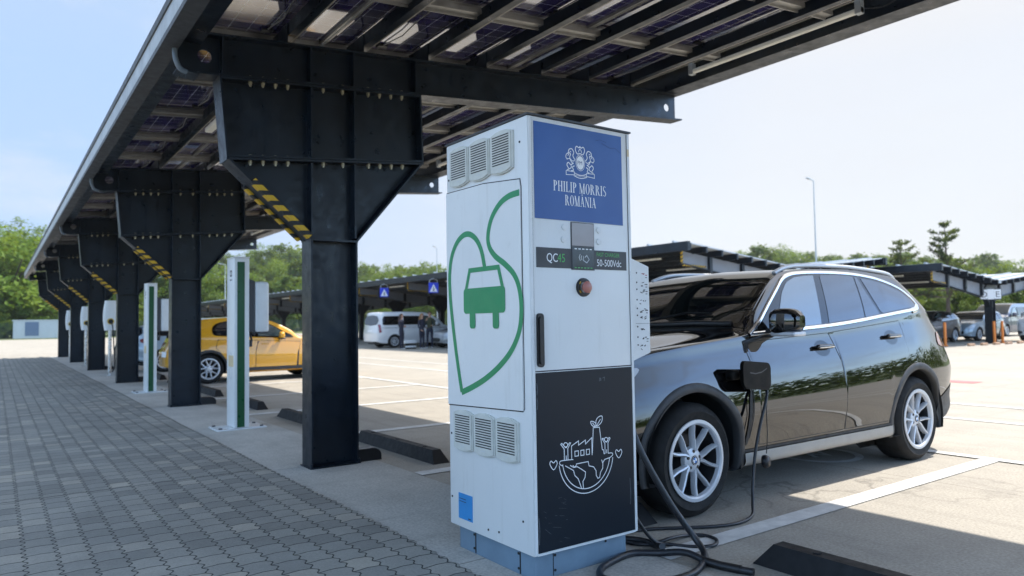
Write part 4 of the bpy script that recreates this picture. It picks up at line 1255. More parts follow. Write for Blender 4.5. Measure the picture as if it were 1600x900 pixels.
# ---------------- the black SUV
suv = dict(
    top=[(-.90, .72), (-.87, .88), (-.80, .995), (-.66, 1.075), (-.40, 1.130), (0, 1.172), (.35, 1.204), (.58, 1.234), (.66, 1.268), (.80, 1.362), (1.0, 1.497), (1.15, 1.590), (1.28, 1.650), (1.42, 1.688), (1.6, 1.708), (1.9, 1.722), (2.3, 1.726), (2.7, 1.708), (3.1, 1.682), (3.5, 1.622), (3.85, 1.540), (4.0, 1.50), (4.05, 1.46)],
    width=[(-.90, .50), (-.87, .62), (-.80, .735), (-.68, .835), (-.5, .915), (-.25, .968), (0, .985), (.5, .985), (1.2, .985), (2.4, .988), (3.0, .988), (3.3, .972), (3.6, .935), (3.85, .875), (3.98, .81), (4.03, .76), (4.05, .71)],
    belt=[(-.90, .64), (-.8, .90), (-.6, 1.01), (-.3, 1.075), (0, 1.108), (.4, 1.142), (.68, 1.165), (1.0, 1.182), (1.7, 1.212), (2.5, 1.278), (2.92, 1.318), (3.3, 1.345), (4.05, 1.34)],
    bot=[(-.90, .32), (-.7, .25), (0, .25), (3.0, .25), (3.6, .30), (4.05, .42)],
    lean=(2.9, .50, .80), wheelbase=2.985, rw=.372, ra=.455, rim=.262, tw=.27, track_in=.028, clad=.052, crown=.040, tumble=.42, tum_rear=.32, shoulder=.100,
    spokes=5, spoke_rot=90, sw=.028, screen=(.62, 1.30), screen_inset=.055, mirror=(.93, 1.195, 1.06))
arcF = lambda k: [(0+(.425+.055)*math.cos(R(a)), .372+(.425+.055)*math.sin(R(a))) for a in k]
fw_f = [(.60, 1.125), (.628, 1.00), (.655, .88), (.655, .60), (.648, .40)]
fw_m = [(1.690, 1.170), (1.72, 1.10), (1.765, .95), (1.785, .75), (1.782, .55), (1.765, .40)]
def band(front, rear, ztop_pts, g):
    """closed outline between a front and a rear edge (both listed top to bottom), inset by g"""
    f = [(x+g, z) for x, z in front]; r = [(x-g, z) for x, z in rear]
    f[0] = (f[0][0], f[0][1]-g); r[0] = (r[0][0], r[0][1]-g); f[-1] = (f[-1][0], f[-1][1]+g); r[-1] = (r[-1][0], r[-1][1]+g)
    return f+r[::-1]
rear_r = [(2.83, 1.255), (2.84, 1.10), (2.86, .96), (2.80, .885), (2.66, .80), (2.57, .70), (2.51, .58), (2.495, .40)]
def monot(poly): return poly
suv['doors'] = [dict(gap=band(fw_f, fw_m, None, 0), poly=band(fw_f, fw_m, None, .0055), handle=(1.555, 1.050)),
                dict(gap=band(fw_m, rear_r, None, 0), poly=band(fw_m, rear_r, None, .0055), handle=(2.615, 1.108))]
dlo = [(.695, 1.180), (.84, 1.270), (1.02, 1.395), (1.198, 1.515), (1.33, 1.600), (1.46, 1.642), (1.65, 1.662), (2.0, 1.672), (2.4, 1.664), (2.75, 1.625), (3.02, 1.560), (3.20, 1.470), (3.265, 1.395), (3.235, 1.362), (3.08, 1.345), (2.92, 1.330), (2.5, 1.290), (2.1, 1.252), (1.7, 1.224), (1.2, 1.202)]
suv['patches'] = [dict(poly=dlo, name='window_surround', mat='gloss_black', off=.0035, sm=2, nx=60, nz=20),
    dict(poly=[(.49, .250), (2.50, .250), (2.50, .362), (.49, .362)], name='sill_trim', mat='sill_lit', off=.016, sm=0, nx=30, nz=6),
    dict(poly=[(.49, .365), (2.50, .365), (2.50, .384), (.49, .384)], name='sill_seam', mat='slot_dark', off=.006, sm=0, nx=30, nz=2),
    dict(poly=[(.50, .42), (.53, .44), (.555, .60), (.575, .78), (.56, .79), (.535, .70), (.515, .55)], name='air_vent', mat='slot_dark', off=.006, sm=3),
    dict(poly=[(-.80, .785), (-.66, .79), (-.46, .93), (-.42, .99), (-.60, .975), (-.78, .90)], name='headlight', mat='head_glass', off=.005, sm=3),
    dict(poly=[(-.74, .80), (-.62, .84), (-.55, .91), (-.68, .88)], name='headlight_lens', mat='slot_dark', off=.008, sm=3),
    dict(poly=[(3.53, 1.02), (3.80, .985), (3.90, 1.0), (3.86, 1.10), (3.62, 1.135)], name='taillight', mat='red_glass', off=.006, sm=3),
    dict(poly=[(3.40, .30), (3.90, .42), (3.98, .60), (3.94, .63), (3.45, .52)], name='rear_bumper_trim', mat='trim_grey', off=.006, sm=2),
    dict(poly=[(-.84, .36), (-.50, .28), (-.46, .42), (-.60, .55), (-.84, .52)], name='front_intake', mat='gloss_black', off=.006, sm=2)]
simple('sill_lit', (.30, .285, .26), .42, var=.08)  # pale beige puts the ground's reflection into the sill colour
suv['glass'] = [dict(poly=[(1.055, 1.213), (1.14, 1.36), (1.25, 1.488), (1.36, 1.572), (1.50, 1.618), (1.65, 1.634), (1.775, 1.640), (1.70, 1.45), (1.625, 1.237)], mat='glass_clear'),
    dict(poly=[(1.735, 1.245), (1.80, 1.44), (1.865, 1.644), (2.1, 1.650), (2.30, 1.646), (2.345, 1.64), (2.315, 1.48), (2.270, 1.285)], mat='glass_tint'),
    dict(poly=[(2.290, 1.287), (2.335, 1.48), (2.365, 1.638), (2.405, 1.634), (2.44, 1.50), (2.52, 1.312)], mat='glass_tint'),
    dict(poly=[(2.56, 1.318), (2.50, 1.46), (2.455, 1.628), (2.62, 1.612), (2.80, 1.580), (3.0, 1.525), (3.14, 1.455), (3.215, 1.395), (3.18, 1.378), (3.0, 1.362), (2.8, 1.344)], mat='glass_tint'),
    dict(poly=[(.80, 1.215), (.90, 1.285), (1.00, 1.355), (1.02, 1.300), (1.015, 1.216)], mat='gloss_black')]
suv['ribbons'] = [dict(pts=dlo[:13], w=.028, name='window_trim', mat='chrome', off=.007, n=5, h=.006),
    dict(pts=[(3.265, 1.395), (3.235, 1.362)]+dlo[14:]+[(.695, 1.178)], w=.030, name='window_trim', mat='chrome', off=.007, n=5, h=.006),
    dict(pts=[(3.10, 1.34), (3.19, 1.352), (3.26, 1.385)], w=.05, name='window_trim', mat='chrome', off=.008, n=4, h=.004),
    dict(pts=[(2.87, 1.31), (2.90, 1.15), (2.95, 1.0), (3.0, .88)], w=.005, name='panel_seam', mat='slot_dark', off=.002, h=.0005),
    dict(pts=[(.54, .46), (.572, .62), (.592, .79), (.575, .80)], w=.005, name='vent_trim', mat='trim_grey', off=.006),
    dict(pts=[(-.56, 1.035), (-.2, 1.10), (.2, 1.135), (.55, 1.165), (.66, 1.18)], w=.006, name='bonnet_seam', mat='slot_dark', off=.0015, h=.0005)]
suv['caps'] = [dict(end='front', poly=[(-.36, .60), (-.10, .60), (-.04, .42), (-.36, .40), (-.44, .50)], name='kidney_grille', mat='gloss_black', both=False), dict(end='front', poly=[(.36, .60), (.10, .60), (.04, .42), (.36, .40), (.44, .50)], name='kidney_grille', mat='gloss_black'),
    dict(end='tail', poly=[(-.52, 1.42), (.52, 1.42), (.60, 1.20), (-.60, 1.20)], name='rear_window', mat='glass_tint', off=.005),
    dict(end='tail', poly=[(.40, 1.08), (.68, 1.07), (.68, .97), (.40, .97)], name='taillight', mat='red_glass', both=True, off=.006),
    dict(end='tail', poly=[(-.26, .92), (.26, .92), (.26, .80), (-.26, .80)], name='number_plate', mat='print_white', off=.006, sm=0)]
SUVX, SUVY = 3.736, 4.125
root, B_, patch_, ribbon_ = make_car('black_suv', 'glossy black SUV plugged in beside the white charging cabinet', 'car', suv, (SUVX, SUVY, 0), 0, dict(paint='paint_black'), hi=True)
# roof rails
for sd in (-1, 1):
    pts = []
    for i in range(25):
        t_ = i/24; st = 1.34+2.1*t_; y = B_.wedge(st)-.055; z = B_.ztop(st, y)
        lift = .026*min(1, math.sin(math.pi*t_)*3)
        pts.append((B_.px(st, z), sd*y, z+.004+lift))
    m = MB(); m.tube(pts, .018, 10); m.build('roof_rail', 'alloy', root, 60)
# wiper cowl line at the screen foot
pts = []
for i in range(21):
    u = -1+i/10; st = .60+.10*u*u; y = u*(B_.wedge(st)-.10); pts.append((B_.px(st, 0), y, B_.ztop(st, y)+.012))
m = MB(); m.tube(pts, .022, 8); m.build('cowl', 'plastic_black', root, 60)
m = MB(); p0 = pts[12]; m.tube([(p0[0]-.0, p0[1], p0[2]+.01), (p0[0]+.12, p0[1]-.42, p0[2]+.09), (p0[0]+.14, p0[1]-.66, p0[2]+.08)], .010, 6); m.build('wiper', 'plastic_black', root, 60)
# open charging flap, hinged forward of the socket
y = B_.yside(.5, .84)
simple('flap_black', (.003, .003, .003), .5, var=.1, spec=.15)
m = MB()
def FL(u, v, d): return (u, -(y+.030+d), v)
fo = rrect(.37, .795, .675, .985, .045); fo = [(x, z+.03*max(0, (.50-x)/.13)) for x, z in fo]
m.prism(fo, FL, .045, .072); flap = m.build('charging_flap', 'flap_black', root, 30)
m = MB(); m.stroke([(.44, .925), (.50, .915), (.57, .922), (.63, .945)], .008, FL, .0735); m.build('flap_rib', 'plastic_grey', flap)
m = MB(); m.cbox((.31, -(y+.058), .875), (.40, -(y-.01), .945), .02, 0, 3); m.build('flap_hinge', 'flap_black', root, 40)
# ---------------- other cars: three body kinds
def dlo_of(sp): return sp
hatch = dict(
    top=[(-.80, .52), (-.76, .68), (-.68, .80), (-.5, .87), (-.2, .93), (.2, .985), (.46, 1.02), (.62, 1.11), (.9, 1.26), (1.2, 1.385), (1.42, 1.432), (1.8, 1.450), (2.3, 1.435), (2.8, 1.395), (3.15, 1.355), (3.28, 1.335), (3.32, 1.31)],
    width=[(-.80, .46), (-.76, .58), (-.68, .70), (-.5, .80), (-.2, .862), (.2, .875), (1.2, .878), (2.5, .878), (2.9, .86), (3.1, .82), (3.24, .75), (3.30, .69), (3.32, .64)],
    belt=[(-.80, .48), (-.6, .76), (-.2, .87), (.3, .925), (.8, .95), (1.6, .975), (2.4, 1.02), (3.32, 1.04)],
    bot=[(-.80, .28), (-.5, .21), (0, .21), (2.6, .21), (3.0, .28), (3.32, .38)],
    lean=(2.4, .45, .70), wheelbase=2.54, rw=.325, ra=.365, rim=.215, tw=.20, track_in=.03, clad=.0, crown=.04, tumble=.44, shoulder=.05,
    spokes=5, screen=(.50, 1.34), screen_inset=.05, mirror=(.92, .985, .95))
hf = [(.46, .90), (.50, .70), (.50, .32)]; hm = [(1.46, .945), (1.52, .70), (1.52, .32)]; hr = [(2.36, .985), (2.40, .80), (2.25, .62), (2.12, .45), (2.10, .32)]
hatch['doors'] = [dict(gap=band(hf, hm, None, 0), poly=band(hf, hm, None, .008), handle=(1.30, .86)), dict(gap=band(hm, hr, None, 0), poly=band(hm, hr, None, .008), handle=(2.22, .90))]
hatch['patches'] = [dict(poly=[(.62, .955), (.85, 1.10), (1.12, 1.26), (1.40, 1.362), (1.8, 1.385), (2.3, 1.365), (2.66, 1.310), (2.78, 1.22), (2.80, 1.10), (2.74, 1.045), (2.3, 1.02), (1.4, .975)], name='window_surround', mat='gloss_black', off=.002, sm=2, nx=24, nz=8),
    dict(poly=[(.40, .225), (2.14, .225), (2.14, .31), (.40, .31)], name='sill_trim', mat='trim_grey', off=.004, sm=0),
    dict(poly=[(-.72, .62), (-.55, .63), (-.30, .76), (-.34, .80), (-.62, .74)], name='headlight', mat='head_glass', off=.003),
    dict(poly=[(2.80, .86), (3.06, .84), (3.16, .88), (3.13, .96), (2.86, .96)], name='taillight', mat='red_glass', off=.003)]
hatch['glass'] = [dict(poly=[(.80, .985), (.92, 1.12), (1.14, 1.25), (1.38, 1.34), (1.47, 1.348), (1.46, .995)], mat='glass_clear'),
    dict(poly=[(1.53, .998), (1.54, 1.355), (1.9, 1.360), (2.2, 1.345), (2.34, 1.04)], mat='glass_tint'), dict(poly=[(2.40, 1.045), (2.28, 1.33), (2.58, 1.295), (2.70, 1.20), (2.71, 1.07)], mat='glass_tint')]
hatch['caps'] = [dict(end='tail', poly=[(-.48, 1.26), (.48, 1.26), (.56, 1.04), (-.56, 1.04)], name='rear_window', mat='glass_tint', off=.006),
    dict(end='tail', poly=[(.30, .93), (.62, .92), (.62, .82), (.30, .84)], name='taillight', mat='red_glass', both=True, off=.006),
    dict(end='tail', poly=[(-.26, .72), (.26, .72), (.26, .60), (-.26, .60)], name='number_plate', mat='print_white', off=.006, sm=0),
    dict(end='front', poly=[(-.40, .50), (.40, .50), (.36, .32), (-.36, .32)], name='grille', mat='slot_dark', off=.004)]
ycar = dict(hatch); ycar.update(clad=.055, rim=.235, rw=.335, ra=.375)
ycar['top'] = [(x, z+(.06 if z > 1.05 else .045)) for x, z in hatch['top']]; ycar['belt'] = [(x, z+.03) for x, z in hatch['belt']]
def sh(poly, dz): return [(x, z+dz) for x, z in poly]
ycar['patches'] = [dict(p, poly=sh(p['poly'], .045 if 'window' in p['name'] else .02)) for p in hatch['patches']]
ycar['patches'][0]['poly'] = sh([(.62, .955), (.85, 1.10), (1.12, 1.26), (1.40, 1.355), (1.8, 1.375), (2.15, 1.355), (2.38, 1.29), (2.46, 1.20), (2.46, 1.08), (2.40, 1.03), (2.1, 1.01), (1.4, .975)], .045)
ycar['glass'] = [dict(g, poly=sh(g['poly'], .045)) for g in hatch['glass'][:1]]+[dict(poly=sh([(1.53, .998), (1.54, 1.345), (1.9, 1.345), (2.14, 1.325), (2.33, 1.27), (2.40, 1.19), (2.40, 1.08), (2.34, 1.045)], .045), mat='glass_tint')]
def saloon_from(h):
    s = dict(h)
    s['top'] = [(-.88, .54), (-.84, .70), (-.74, .82), (-.5, .90), (0, .97), (.5, 1.03), (.66, 1.08), (1.0, 1.27), (1.35, 1.43), (1.6, 1.475), (2.0, 1.485), (2.5, 1.455), (3.0, 1.36), (3.4, 1.22), (3.7, 1.13), (3.85, 1.10), (3.90, 1.06)]
    s['width'] = [(-.88, .48), (-.84, .62), (-.74, .74), (-.5, .85), (-.2, .905), (.2, .92), (1.2, .925), (2.9, .925), (3.3, .905), (3.6, .86), (3.78, .79), (3.87, .72), (3.90, .66)]
    s['belt'] = [(-.88, .50), (-.6, .80), (-.2, .90), (.4, .965), (1.4, 1.0), (2.4, 1.04), (3.2, 1.08), (3.90, 1.06)]
    s['bot'] = [(-.88, .28), (-.5, .21), (0, .21), (3.0, .21), (3.5, .28), (3.90, .38)]
    s['lean'] = (3.2, .12, .7); s['wheelbase'] = 2.82; s['rw'] = .34; s['ra'] = .38; s['rim'] = .23; s['screen'] = (.56, 1.42); s['mirror'] = (1.0, 1.02, 1.0)
    k = 2.82/2.54
    def sc(poly): return [(x*k, z+.045) for x, z in poly]
    s['patches'] = [dict(p, poly=sc(p['poly'])) for p in h['patches']]
    s['patches'][-1] = dict(poly=[(3.40, .92), (3.70, .88), (3.78, .92), (3.72, 1.02), (3.45, 1.02)], name='taillight', mat='red_glass', off=.003)
    s['patches'][0] = dict(s['patches'][0], poly=[(.68, 1.01), (1.0, 1.20), (1.36, 1.36), (1.65, 1.41), (2.1, 1.415), (2.55, 1.38), (2.9, 1.29), (3.1, 1.18), (3.08, 1.11), (2.4, 1.075), (1.4, 1.035)])
    s['glass'] = [dict(poly=[(.92, 1.045), (1.12, 1.20), (1.40, 1.33), (1.60, 1.375), (1.60, 1.055)], mat='glass_clear'), dict(poly=[(1.67, 1.058), (1.67, 1.38), (2.1, 1.385), (2.45, 1.36), (2.55, 1.095)], mat='glass_tint'), dict(poly=[(2.61, 1.10), (2.52, 1.345), (2.78, 1.285), (2.98, 1.17), (2.98, 1.125)], mat='glass_tint')]
    s['doors'] = [dict(gap=sc(d['gap']), poly=sc(d['poly']), handle=(d['handle'][0]*k, d['handle'][1]+.045)) for d in h['doors']]
    s['caps'] = [dict(end='tail', poly=[(.36, .96), (.66, .95), (.64, .84), (.36, .86)], name='taillight', mat='red_glass', both=True, off=.006), dict(end='tail', poly=[(-.26, .80), (.26, .80), (.26, .69), (-.26, .69)], name='number_plate', mat='print_white', off=.006, sm=0), dict(end='front', poly=[(-.40, .52), (.40, .52), (.36, .32), (-.36, .32)], name='grille', mat='slot_dark', off=.004)]
    return s
saloon = saloon_from(hatch)
van = dict(
    top=[(-.86, .60), (-.82, .80), (-.74, .95), (-.5, 1.06), (-.1, 1.16), (.15, 1.22), (.35, 1.36), (.7, 1.60), (.95, 1.75), (1.2, 1.845), (1.5, 1.885), (2.5, 1.905), (3.6, 1.90), (4.0, 1.885), (4.12, 1.86), (4.16, 1.82)],
    width=[(-.86, .52), (-.82, .68), (-.72, .82), (-.5, .90), (-.1, .955), (.3, .965), (3.4, .965), (3.8, .955), (4.05, .91), (4.13, .86), (4.16, .80)],
    belt=[(-.86, .58), (-.6, .95), (-.2, 1.08), (.3, 1.13), (1.0, 1.15), (4.16, 1.16)],
    bot=[(-.86, .30), (-.5, .22), (3.4, .22), (3.9, .26), (4.16, .34)],
    lean=(3.2, .16, .80), wheelbase=3.20, rw=.34, ra=.385, rim=.225, tw=.22, track_in=.03, crown=.07, tumble=.22, shoulder=.03,
    spokes=5, screen=(.24, 1.12), screen_inset=.05, mirror=(.72, 1.17, 1.25))
vf = [(.50, 1.10), (.52, .70), (.52, .34)]; vm = [(1.55, 1.12), (1.56, .70), (1.56, .34)]; vr = [(2.70, 1.12), (2.71, .70), (2.70, .34)]
van['doors'] = [dict(gap=band(vf, vm, None, 0), poly=band(vf, vm, None, .008), handle=(1.38, .98)), dict(gap=band(vm, vr, None, 0), poly=band(vm, vr, None, .008), handle=(1.76, .98))]
van['patches'] = [dict(poly=[(.46, 1.16), (.80, 1.44), (1.02, 1.60), (1.25, 1.665), (1.52, 1.68), (1.52, 1.16)], name='window_surround', mat='gloss_black', off=.002, sm=0, nx=16, nz=8),
    dict(poly=[(-.76, .72), (-.60, .70), (-.34, .90), (-.36, .98), (-.66, .90)], name='headlight', mat='head_glass', off=.003),
    dict(poly=[(3.92, .82), (4.07, .80), (4.08, 1.22), (3.97, 1.24)], name='taillight', mat='red_glass', off=.004, sm=0),
    dict(poly=[(-.80, .33), (-.40, .25), (-.40, .44), (-.80, .50)], name='bumper_trim', mat='plastic_grey', off=.003)]
van['glass'] = [dict(poly=[(.58, 1.20), (.84, 1.42), (1.05, 1.56), (1.26, 1.62), (1.46, 1.635), (1.46, 1.20)], mat='glass_clear'),
    dict(poly=[(1.60, 1.20), (1.60, 1.655), (2.66, 1.665), (2.66, 1.20)], mat='gloss_black'), dict(poly=[(2.72, 1.20), (2.72, 1.665), (3.78, 1.655), (3.86, 1.50), (3.86, 1.20)], mat='gloss_black')]
van['ribbons'] = [dict(pts=[(.1, 1.02), (1.5, 1.04), (3.9, 1.05)], w=.02, name='panel_seam', mat='trim_grey', off=.0)]
van['caps'] = [dict(end='tail', poly=[(-.66, 1.66), (.66, 1.66), (.72, 1.22), (-.72, 1.22)], name='rear_window', mat='glass_tint', off=.008, sm=2),
    dict(end='tail', poly=[(-.26, .95), (.26, .95), (.26, .84), (-.26, .84)], name='number_plate', mat='print_white', off=.008, sm=0),
    dict(end='front', poly=[(-.44, .62), (.44, .62), (.40, .36), (-.40, .36)], name='grille', mat='slot_dark', off=.004)]

def fm(p): return dict(paint=p)
# the yellow one noses away from the chargers: local +x (tail) points to -X
yc, *_ = make_car('yellow_car', 'bright yellow hatchback parked behind the green striped charging posts', 'car', ycar, (6.46, 17.98, 0), math.pi, fm('paint_yellow'))
sc_, *_ = make_car('silver_car', 'pale silver blue car parked in the bay beyond the yellow car', 'car', hatch, (6.5, 23.4, 0), math.pi, fm('paint_lightblue'))
dk, *_ = make_car('dark_car', 'dark car parked beside the pole charger past the third column', 'car', saloon, (4.35, 28.8, 0), 0, fm('paint_dark'))
# under the V roof across the lane
wv, *_ = make_car('white_van', 'white passenger van with black windows parked behind the three people', 'van', van, (20.1, 35.0, 0), math.pi, fm('paint_white'))
gv, *_ = make_car('silver_car', 'silver car parked just right of the standing group of three', 'car', hatch, (18.9, 31.9, 0), 0, fm('paint_silver'))
g2, *_ = make_car('grey_car', 'grey car showing only a little behind the white van', 'car', saloon, (21.4, 37.8, 0), math.pi, fm('paint_bluegrey'))
# right hand rows
rc, *_ = make_car('dark_suv', 'dark grey car parked right behind the tail of the black SUV', 'car', saloon, (33.5, 16.2, 0), 0, fm('paint_dark'))
lb, *_ = make_car('light_blue_car', 'light blue hatchback parked by the column with the letter sign', 'car', hatch, (38.3, 15.9, 0), 0, fm('paint_lightblue'))
bv, *_ = make_car('blue_van', 'slate blue van parked behind the light blue hatchback', 'van', van, (46.2, 17.7, 0), 0, fm('paint_slate'))
w2, *_ = make_car('white_van', 'white van cut off by the right edge of the picture', 'van', van, (39.3, 12.75, 0), 0, fm('paint_white'))

# ================================================================== CHARGING POSTS
def post(y, label):
    t = thing('charging_post', label, 'charging post', (2.53, y, 0), 0, 'white charging posts with a green stripe')
    m = MB(); m.cbox((-.09, -.16, .022), (.095, .20, 2.15), .012); m.cbox((-.095, -.165, 2.15), (.10, .205, 2.165), .006); m.build('post_body', 'cab_white', t, 40)
    m = MB(); m.box((-.055, -.166, .03), (.035, -.158, 2.10)); m.build('green_stripe', 'stripe_green', t)
    m = MB(); m.box((-.30, -.20, .004), (.30, .24, .020), 0)
    for ax in (-.25, .25):
        for ay in (-.15, .19): m.lathe([(.022, .020), (.022, .034), (0, .036)], (ax, ay, 0), n=8, mi=1)
    m.build('base_plate', ['cab_trim', 'plastic_grey'], t)
    # wallbox
    m = MB(); pr = [(.096, 1.225), (.16, 1.20), (.16, 1.86), (.096, 1.885)]
    m.prism(pr, lambda u, v, d: (u, d, v), -.16, .20, 0)
    m.cbox((.16, -.165, 1.205), (.345, .21, 1.855), .035, 1, 3)
    m.cbox((.158, -.155, 1.195), (.33, .20, 1.215), .008, 0)
    m.build('wallbox', ['plastic_grey', 'cab_trim'], t, 40)
    m = MB(); m.tube(cr([(.12, .05, 1.20), (.13, .03, 1.12), (.16, .05, 1.06), (.19, .08, 1.10), (.17, .1, 1.19)], 5), .013, 8); m.lathe([(.028, 0), (.03, .06), (.02, .09)], (.16, .05, 1.02), n=12); m.build('socket', 'plastic_black', t, 50)
    m = MB()
    m.stroke([(-.02+.06*math.cos(a)+.02, .70+.075*math.sin(a)) for a in [i*math.pi/8 for i in range(16)]], .012, lambda u, v, d: (-.0915-d, u, v), 0, True, mi=0)
    m.stroke([(-.02+.06*math.cos(a)+.02, .88+.075*math.sin(a)) for a in [i*math.pi/8 for i in range(16)]], .012, lambda u, v, d: (-.0915-d, u, v), 0, True, mi=0)
    m.box((-.0935, -.12, .78), (-.0905, .10, .92), 1); m.build('keyhole_label', ['print_grey', 'tape'], t)
    m = MB(); vs, fs = text_mesh('⌂', .01); 
    m = MB(); m.stroke([(-.03, 1.93), (-.03, 1.99), (.03, 1.99), (.03, 1.93)], .02, lambda u, v, d: (-.0915-d, u, v), 0, True); m.stroke([(-.05, 1.885), (0, 1.87), (.05, 1.885)], .014, lambda u, v, d: (-.0915-d, u, v), 0); m.build('plug_symbol', 'print_black', t)
    return t
simple('stripe_green', (.006, .075, .025), .35, var=.1)
post(9.53, 'white charging post with green stripe, the nearer one beside the yellow car')
post(15.92, 'white charging post with green stripe, the farther one between second and third column')
def polecharger(y, label):
    t = thing('pole_charger', label, 'pole charger', (2.54, y, 0), 0, 'rounded chargers on steel poles')
    m = MB(); m.tube([(0, 0, .005), (0, 0, 1.30)], .045, 14); m.lathe([(.12, .012), (.12, .0), ], n=16); m.lathe([(.0, .014), (.12, .012), (.12, .004)], n=16); m.build('pole', 'stainless', t, 40)
    m = MB(); rings = []
    for i in range(13):
        tt = i/12; z = 1.22+.80*tt; w = .175*(.62+.38*math.sin(math.pi*min(1, max(0, .15+tt*.75)))); d = .10
        rings.append([(w*math.copysign(abs(math.cos(a))**.7, math.cos(a)), d*math.copysign(abs(math.sin(a))**.7, math.sin(a))-.03, z) for a in [2*math.pi*k/24 for k in range(25)]])
    m.grid(rings); m.add(rings[0][:24], [tuple(range(24))]); m.add(rings[-1][:24], [tuple(range(24))]); m.build('charger_head', 'cab_white', t, 60)
    m = MB(); m.lathe([(.085, 0), (.080, .02), (.06, .022)], (0, -.125, 1.46), (0, -1, 0), 20, 1); m.lathe([(.066, 0), (.058, .03), (0, .03)], (0, -.125, 1.46), (0, -1, 0), 20, 0); m.build('socket', ['plastic_black', 'yellow_guard'], t, 40)
    m = MB(); m.tube(cr([(.02, -.15, 1.44), (.05, -.22, 1.2), (.08, -.16, .7), (.12, -.02, .3), (.10, .15, .12), (-.02, .22, .05)], 5), .016, 8); m.build('cable', 'cable', t, 60)
    return t
polecharger(22.2, 'rounded white charger on a steel pole between the third and fourth columns')
polecharger(28.5, 'rounded white charger on a steel pole between the fourth and fifth columns')
polecharger(34.8, 'rounded white charger on a steel pole between the last two columns')

# ================================================================== V-SHAPED CARPORTS ACROSS THE LANE
def vport(name, label, xl, xv, xr, y0, y1, ze, zv, zr, cols, bay):
    t = thing(name, label, 'carport', (xv, y0, 0)); inv = Matrix.Translation((-xv, -y0, 0))
    for xa, za, xb, zb in ((xl, ze, xv, zv), (xr, zr, xv, zv)):
        sgn = 1 if xb > xa else -1
        m = MB(); d = V(xb-xa, 0, zb-za); n_ = V(-d.z, 0, d.x).normalized()*(1 if d.x > 0 else -1)
        P = [(xa, za), (xb-sgn*.12, zb), (xb-sgn*.12, zb+.04), (xa, za+.04)]
        m.prism(P, lambda u, v, d_: (u, d_, v), y0, y1)
        k = int((y1-y0)/1.1)
        for i in range(k): m.bar((xa-.02*sgn, y0+.5+1.1*i, za+.075), (xb-sgn*.15, y0+.5+1.1*i, zb+.075), .08, .05)
        wp(m.build('roof', 'roof_sheet', t), inv)
        for i in range(8):
            f = i/7.*.90+.02; x = xa+(xb-xa)*f; z = za+(zb-za)*f
            m = MB(); m.box((x-.04, y0-.10, z-.20), (x+.04, y1, z-.005)); wp(m.build('purlin', 'steel', t), inv)
        m = MB(); m.box((xa-.06, y0-.14, za-.26), (xa+.06, y1, za+.03)); wp(m.build('fascia', 'steel', t), inv)
        for j, yy in enumerate(cols):
            m = MB(); m.prism([(xa+sgn*.35, za-.21), (xv, zb-.21), (xv, zb-.80), (xa+sgn*.35, za-.62)], lambda u, v, d_: (u, d_, v), yy-.02, yy+.02, 0)
            for f in (.28, .56, .84):
                x = xa+(xb-xa)*f; z = za+(zb-za)*f; m.box((x-.07, yy-.12, z-.72), (x+.07, yy+.12, z-.2), 1)
            a, b = V(xa+sgn*.35, yy, za-.62), V(xv, yy, zb-.80); m.bar(a, b, .2, .02, mi=1)
            wp(m.build('beam', ['steel_light', 'steel'], t), inv)
            m = MB(); m.bar((xa+sgn*.35, yy-.03, za-.21), (xa+sgn*.35, yy-.03, za-.62), .06, .06, up=(1, 0, 0)); m.bar((xa+sgn*.40, yy-.03, za-.66), (xa+sgn*1.5, yy-.03, za-.66-.18*1.15/(abs(xb-xa)-.35)), .06, .06)
            wp(m.build('edge_guard', 'hazard', t), inv)
            for q in range(2):
                m = MB(); x = xa+sgn*(.8+2.2*q); z = za+(zb-za)*(x-xa)/(xb-xa)-.26
                m.cbox((x-.06, yy+1.3, z-.03), (x+.06, yy+3.0, z+.03), .01); wp(m.build('light_tube', 'tube_white', t), inv)
    for yy in cols:
        m = MB(); m.box((xv-.17, yy-.16, 0), (xv-.15, yy+.16, zv-.7)); m.box((xv+.15, yy-.16, 0), (xv+.17, yy+.16, zv-.7)); m.box((xv-.15, yy-.012, 0), (xv+.15, yy+.012, zv-.7))
        m.prism([(xv-.17, zv-1.15), (xv+.17, zv-1.15), (xv+.75, zv-.35), (xv+.30, zv-.1), (xv-.30, zv-.1), (xv-.75, zv-.35)], lambda u, v, d_: (u, d_, v), yy-.1, yy+.1)
        wp(m.build('column', 'steel', t), inv)
    m = MB(); m.box((xv-.13, y0, zv-.10), (xv+.13, y1, zv+.02)); wp(m.build('valley_gutter', 'galv', t), inv)
    return t
vport('solar_carport', 'long dark V roofed carport over the white van and the standing people', 17.55, 23.6, 29.6, 15.1, 108, 3.68, 3.05, 3.62, [15.6+6.3*i for i in range(15)], 6.3)
vport('solar_carport', 'V roofed carport on a dark column carrying a letter sign at the right', 29.9, 35.6, 41.2, 13.1, 52, 3.27, 2.72, 3.25, [13.55+6.3*i for i in range(6)], 6.3)
# letter sign on the column: two plates with letters and a blank one between
t = thing('letter_sign', 'white sign with the letters D and E on the dark carport column', 'sign', (34.92, 13.24, 1.92), R(-58))
m = MB(); m.box((-.38, -.02, -.02), (.38, .0, .46)); m.build('back_plate', 'plastic_grey', t)
m = MB(); m.box((-.12, -.030, .0), (.12, -.021, .44)); m.build('blank_plate', 'print_white', t)
for s, x in (('D', -.25), ('E', .25)):
    m = MB(); m.box((x-.125, -.028, .02), (x+.125, -.021, .42)); pl_ = m.build('letter_plate', 'print_white', t)
    vs, fs = text_mesh(s, .36, cx=True); m = MB(); m.add([(x+u, -.030, .09+v) for u, v in vs], fs); m.build('lettering', 'print_black', pl_)
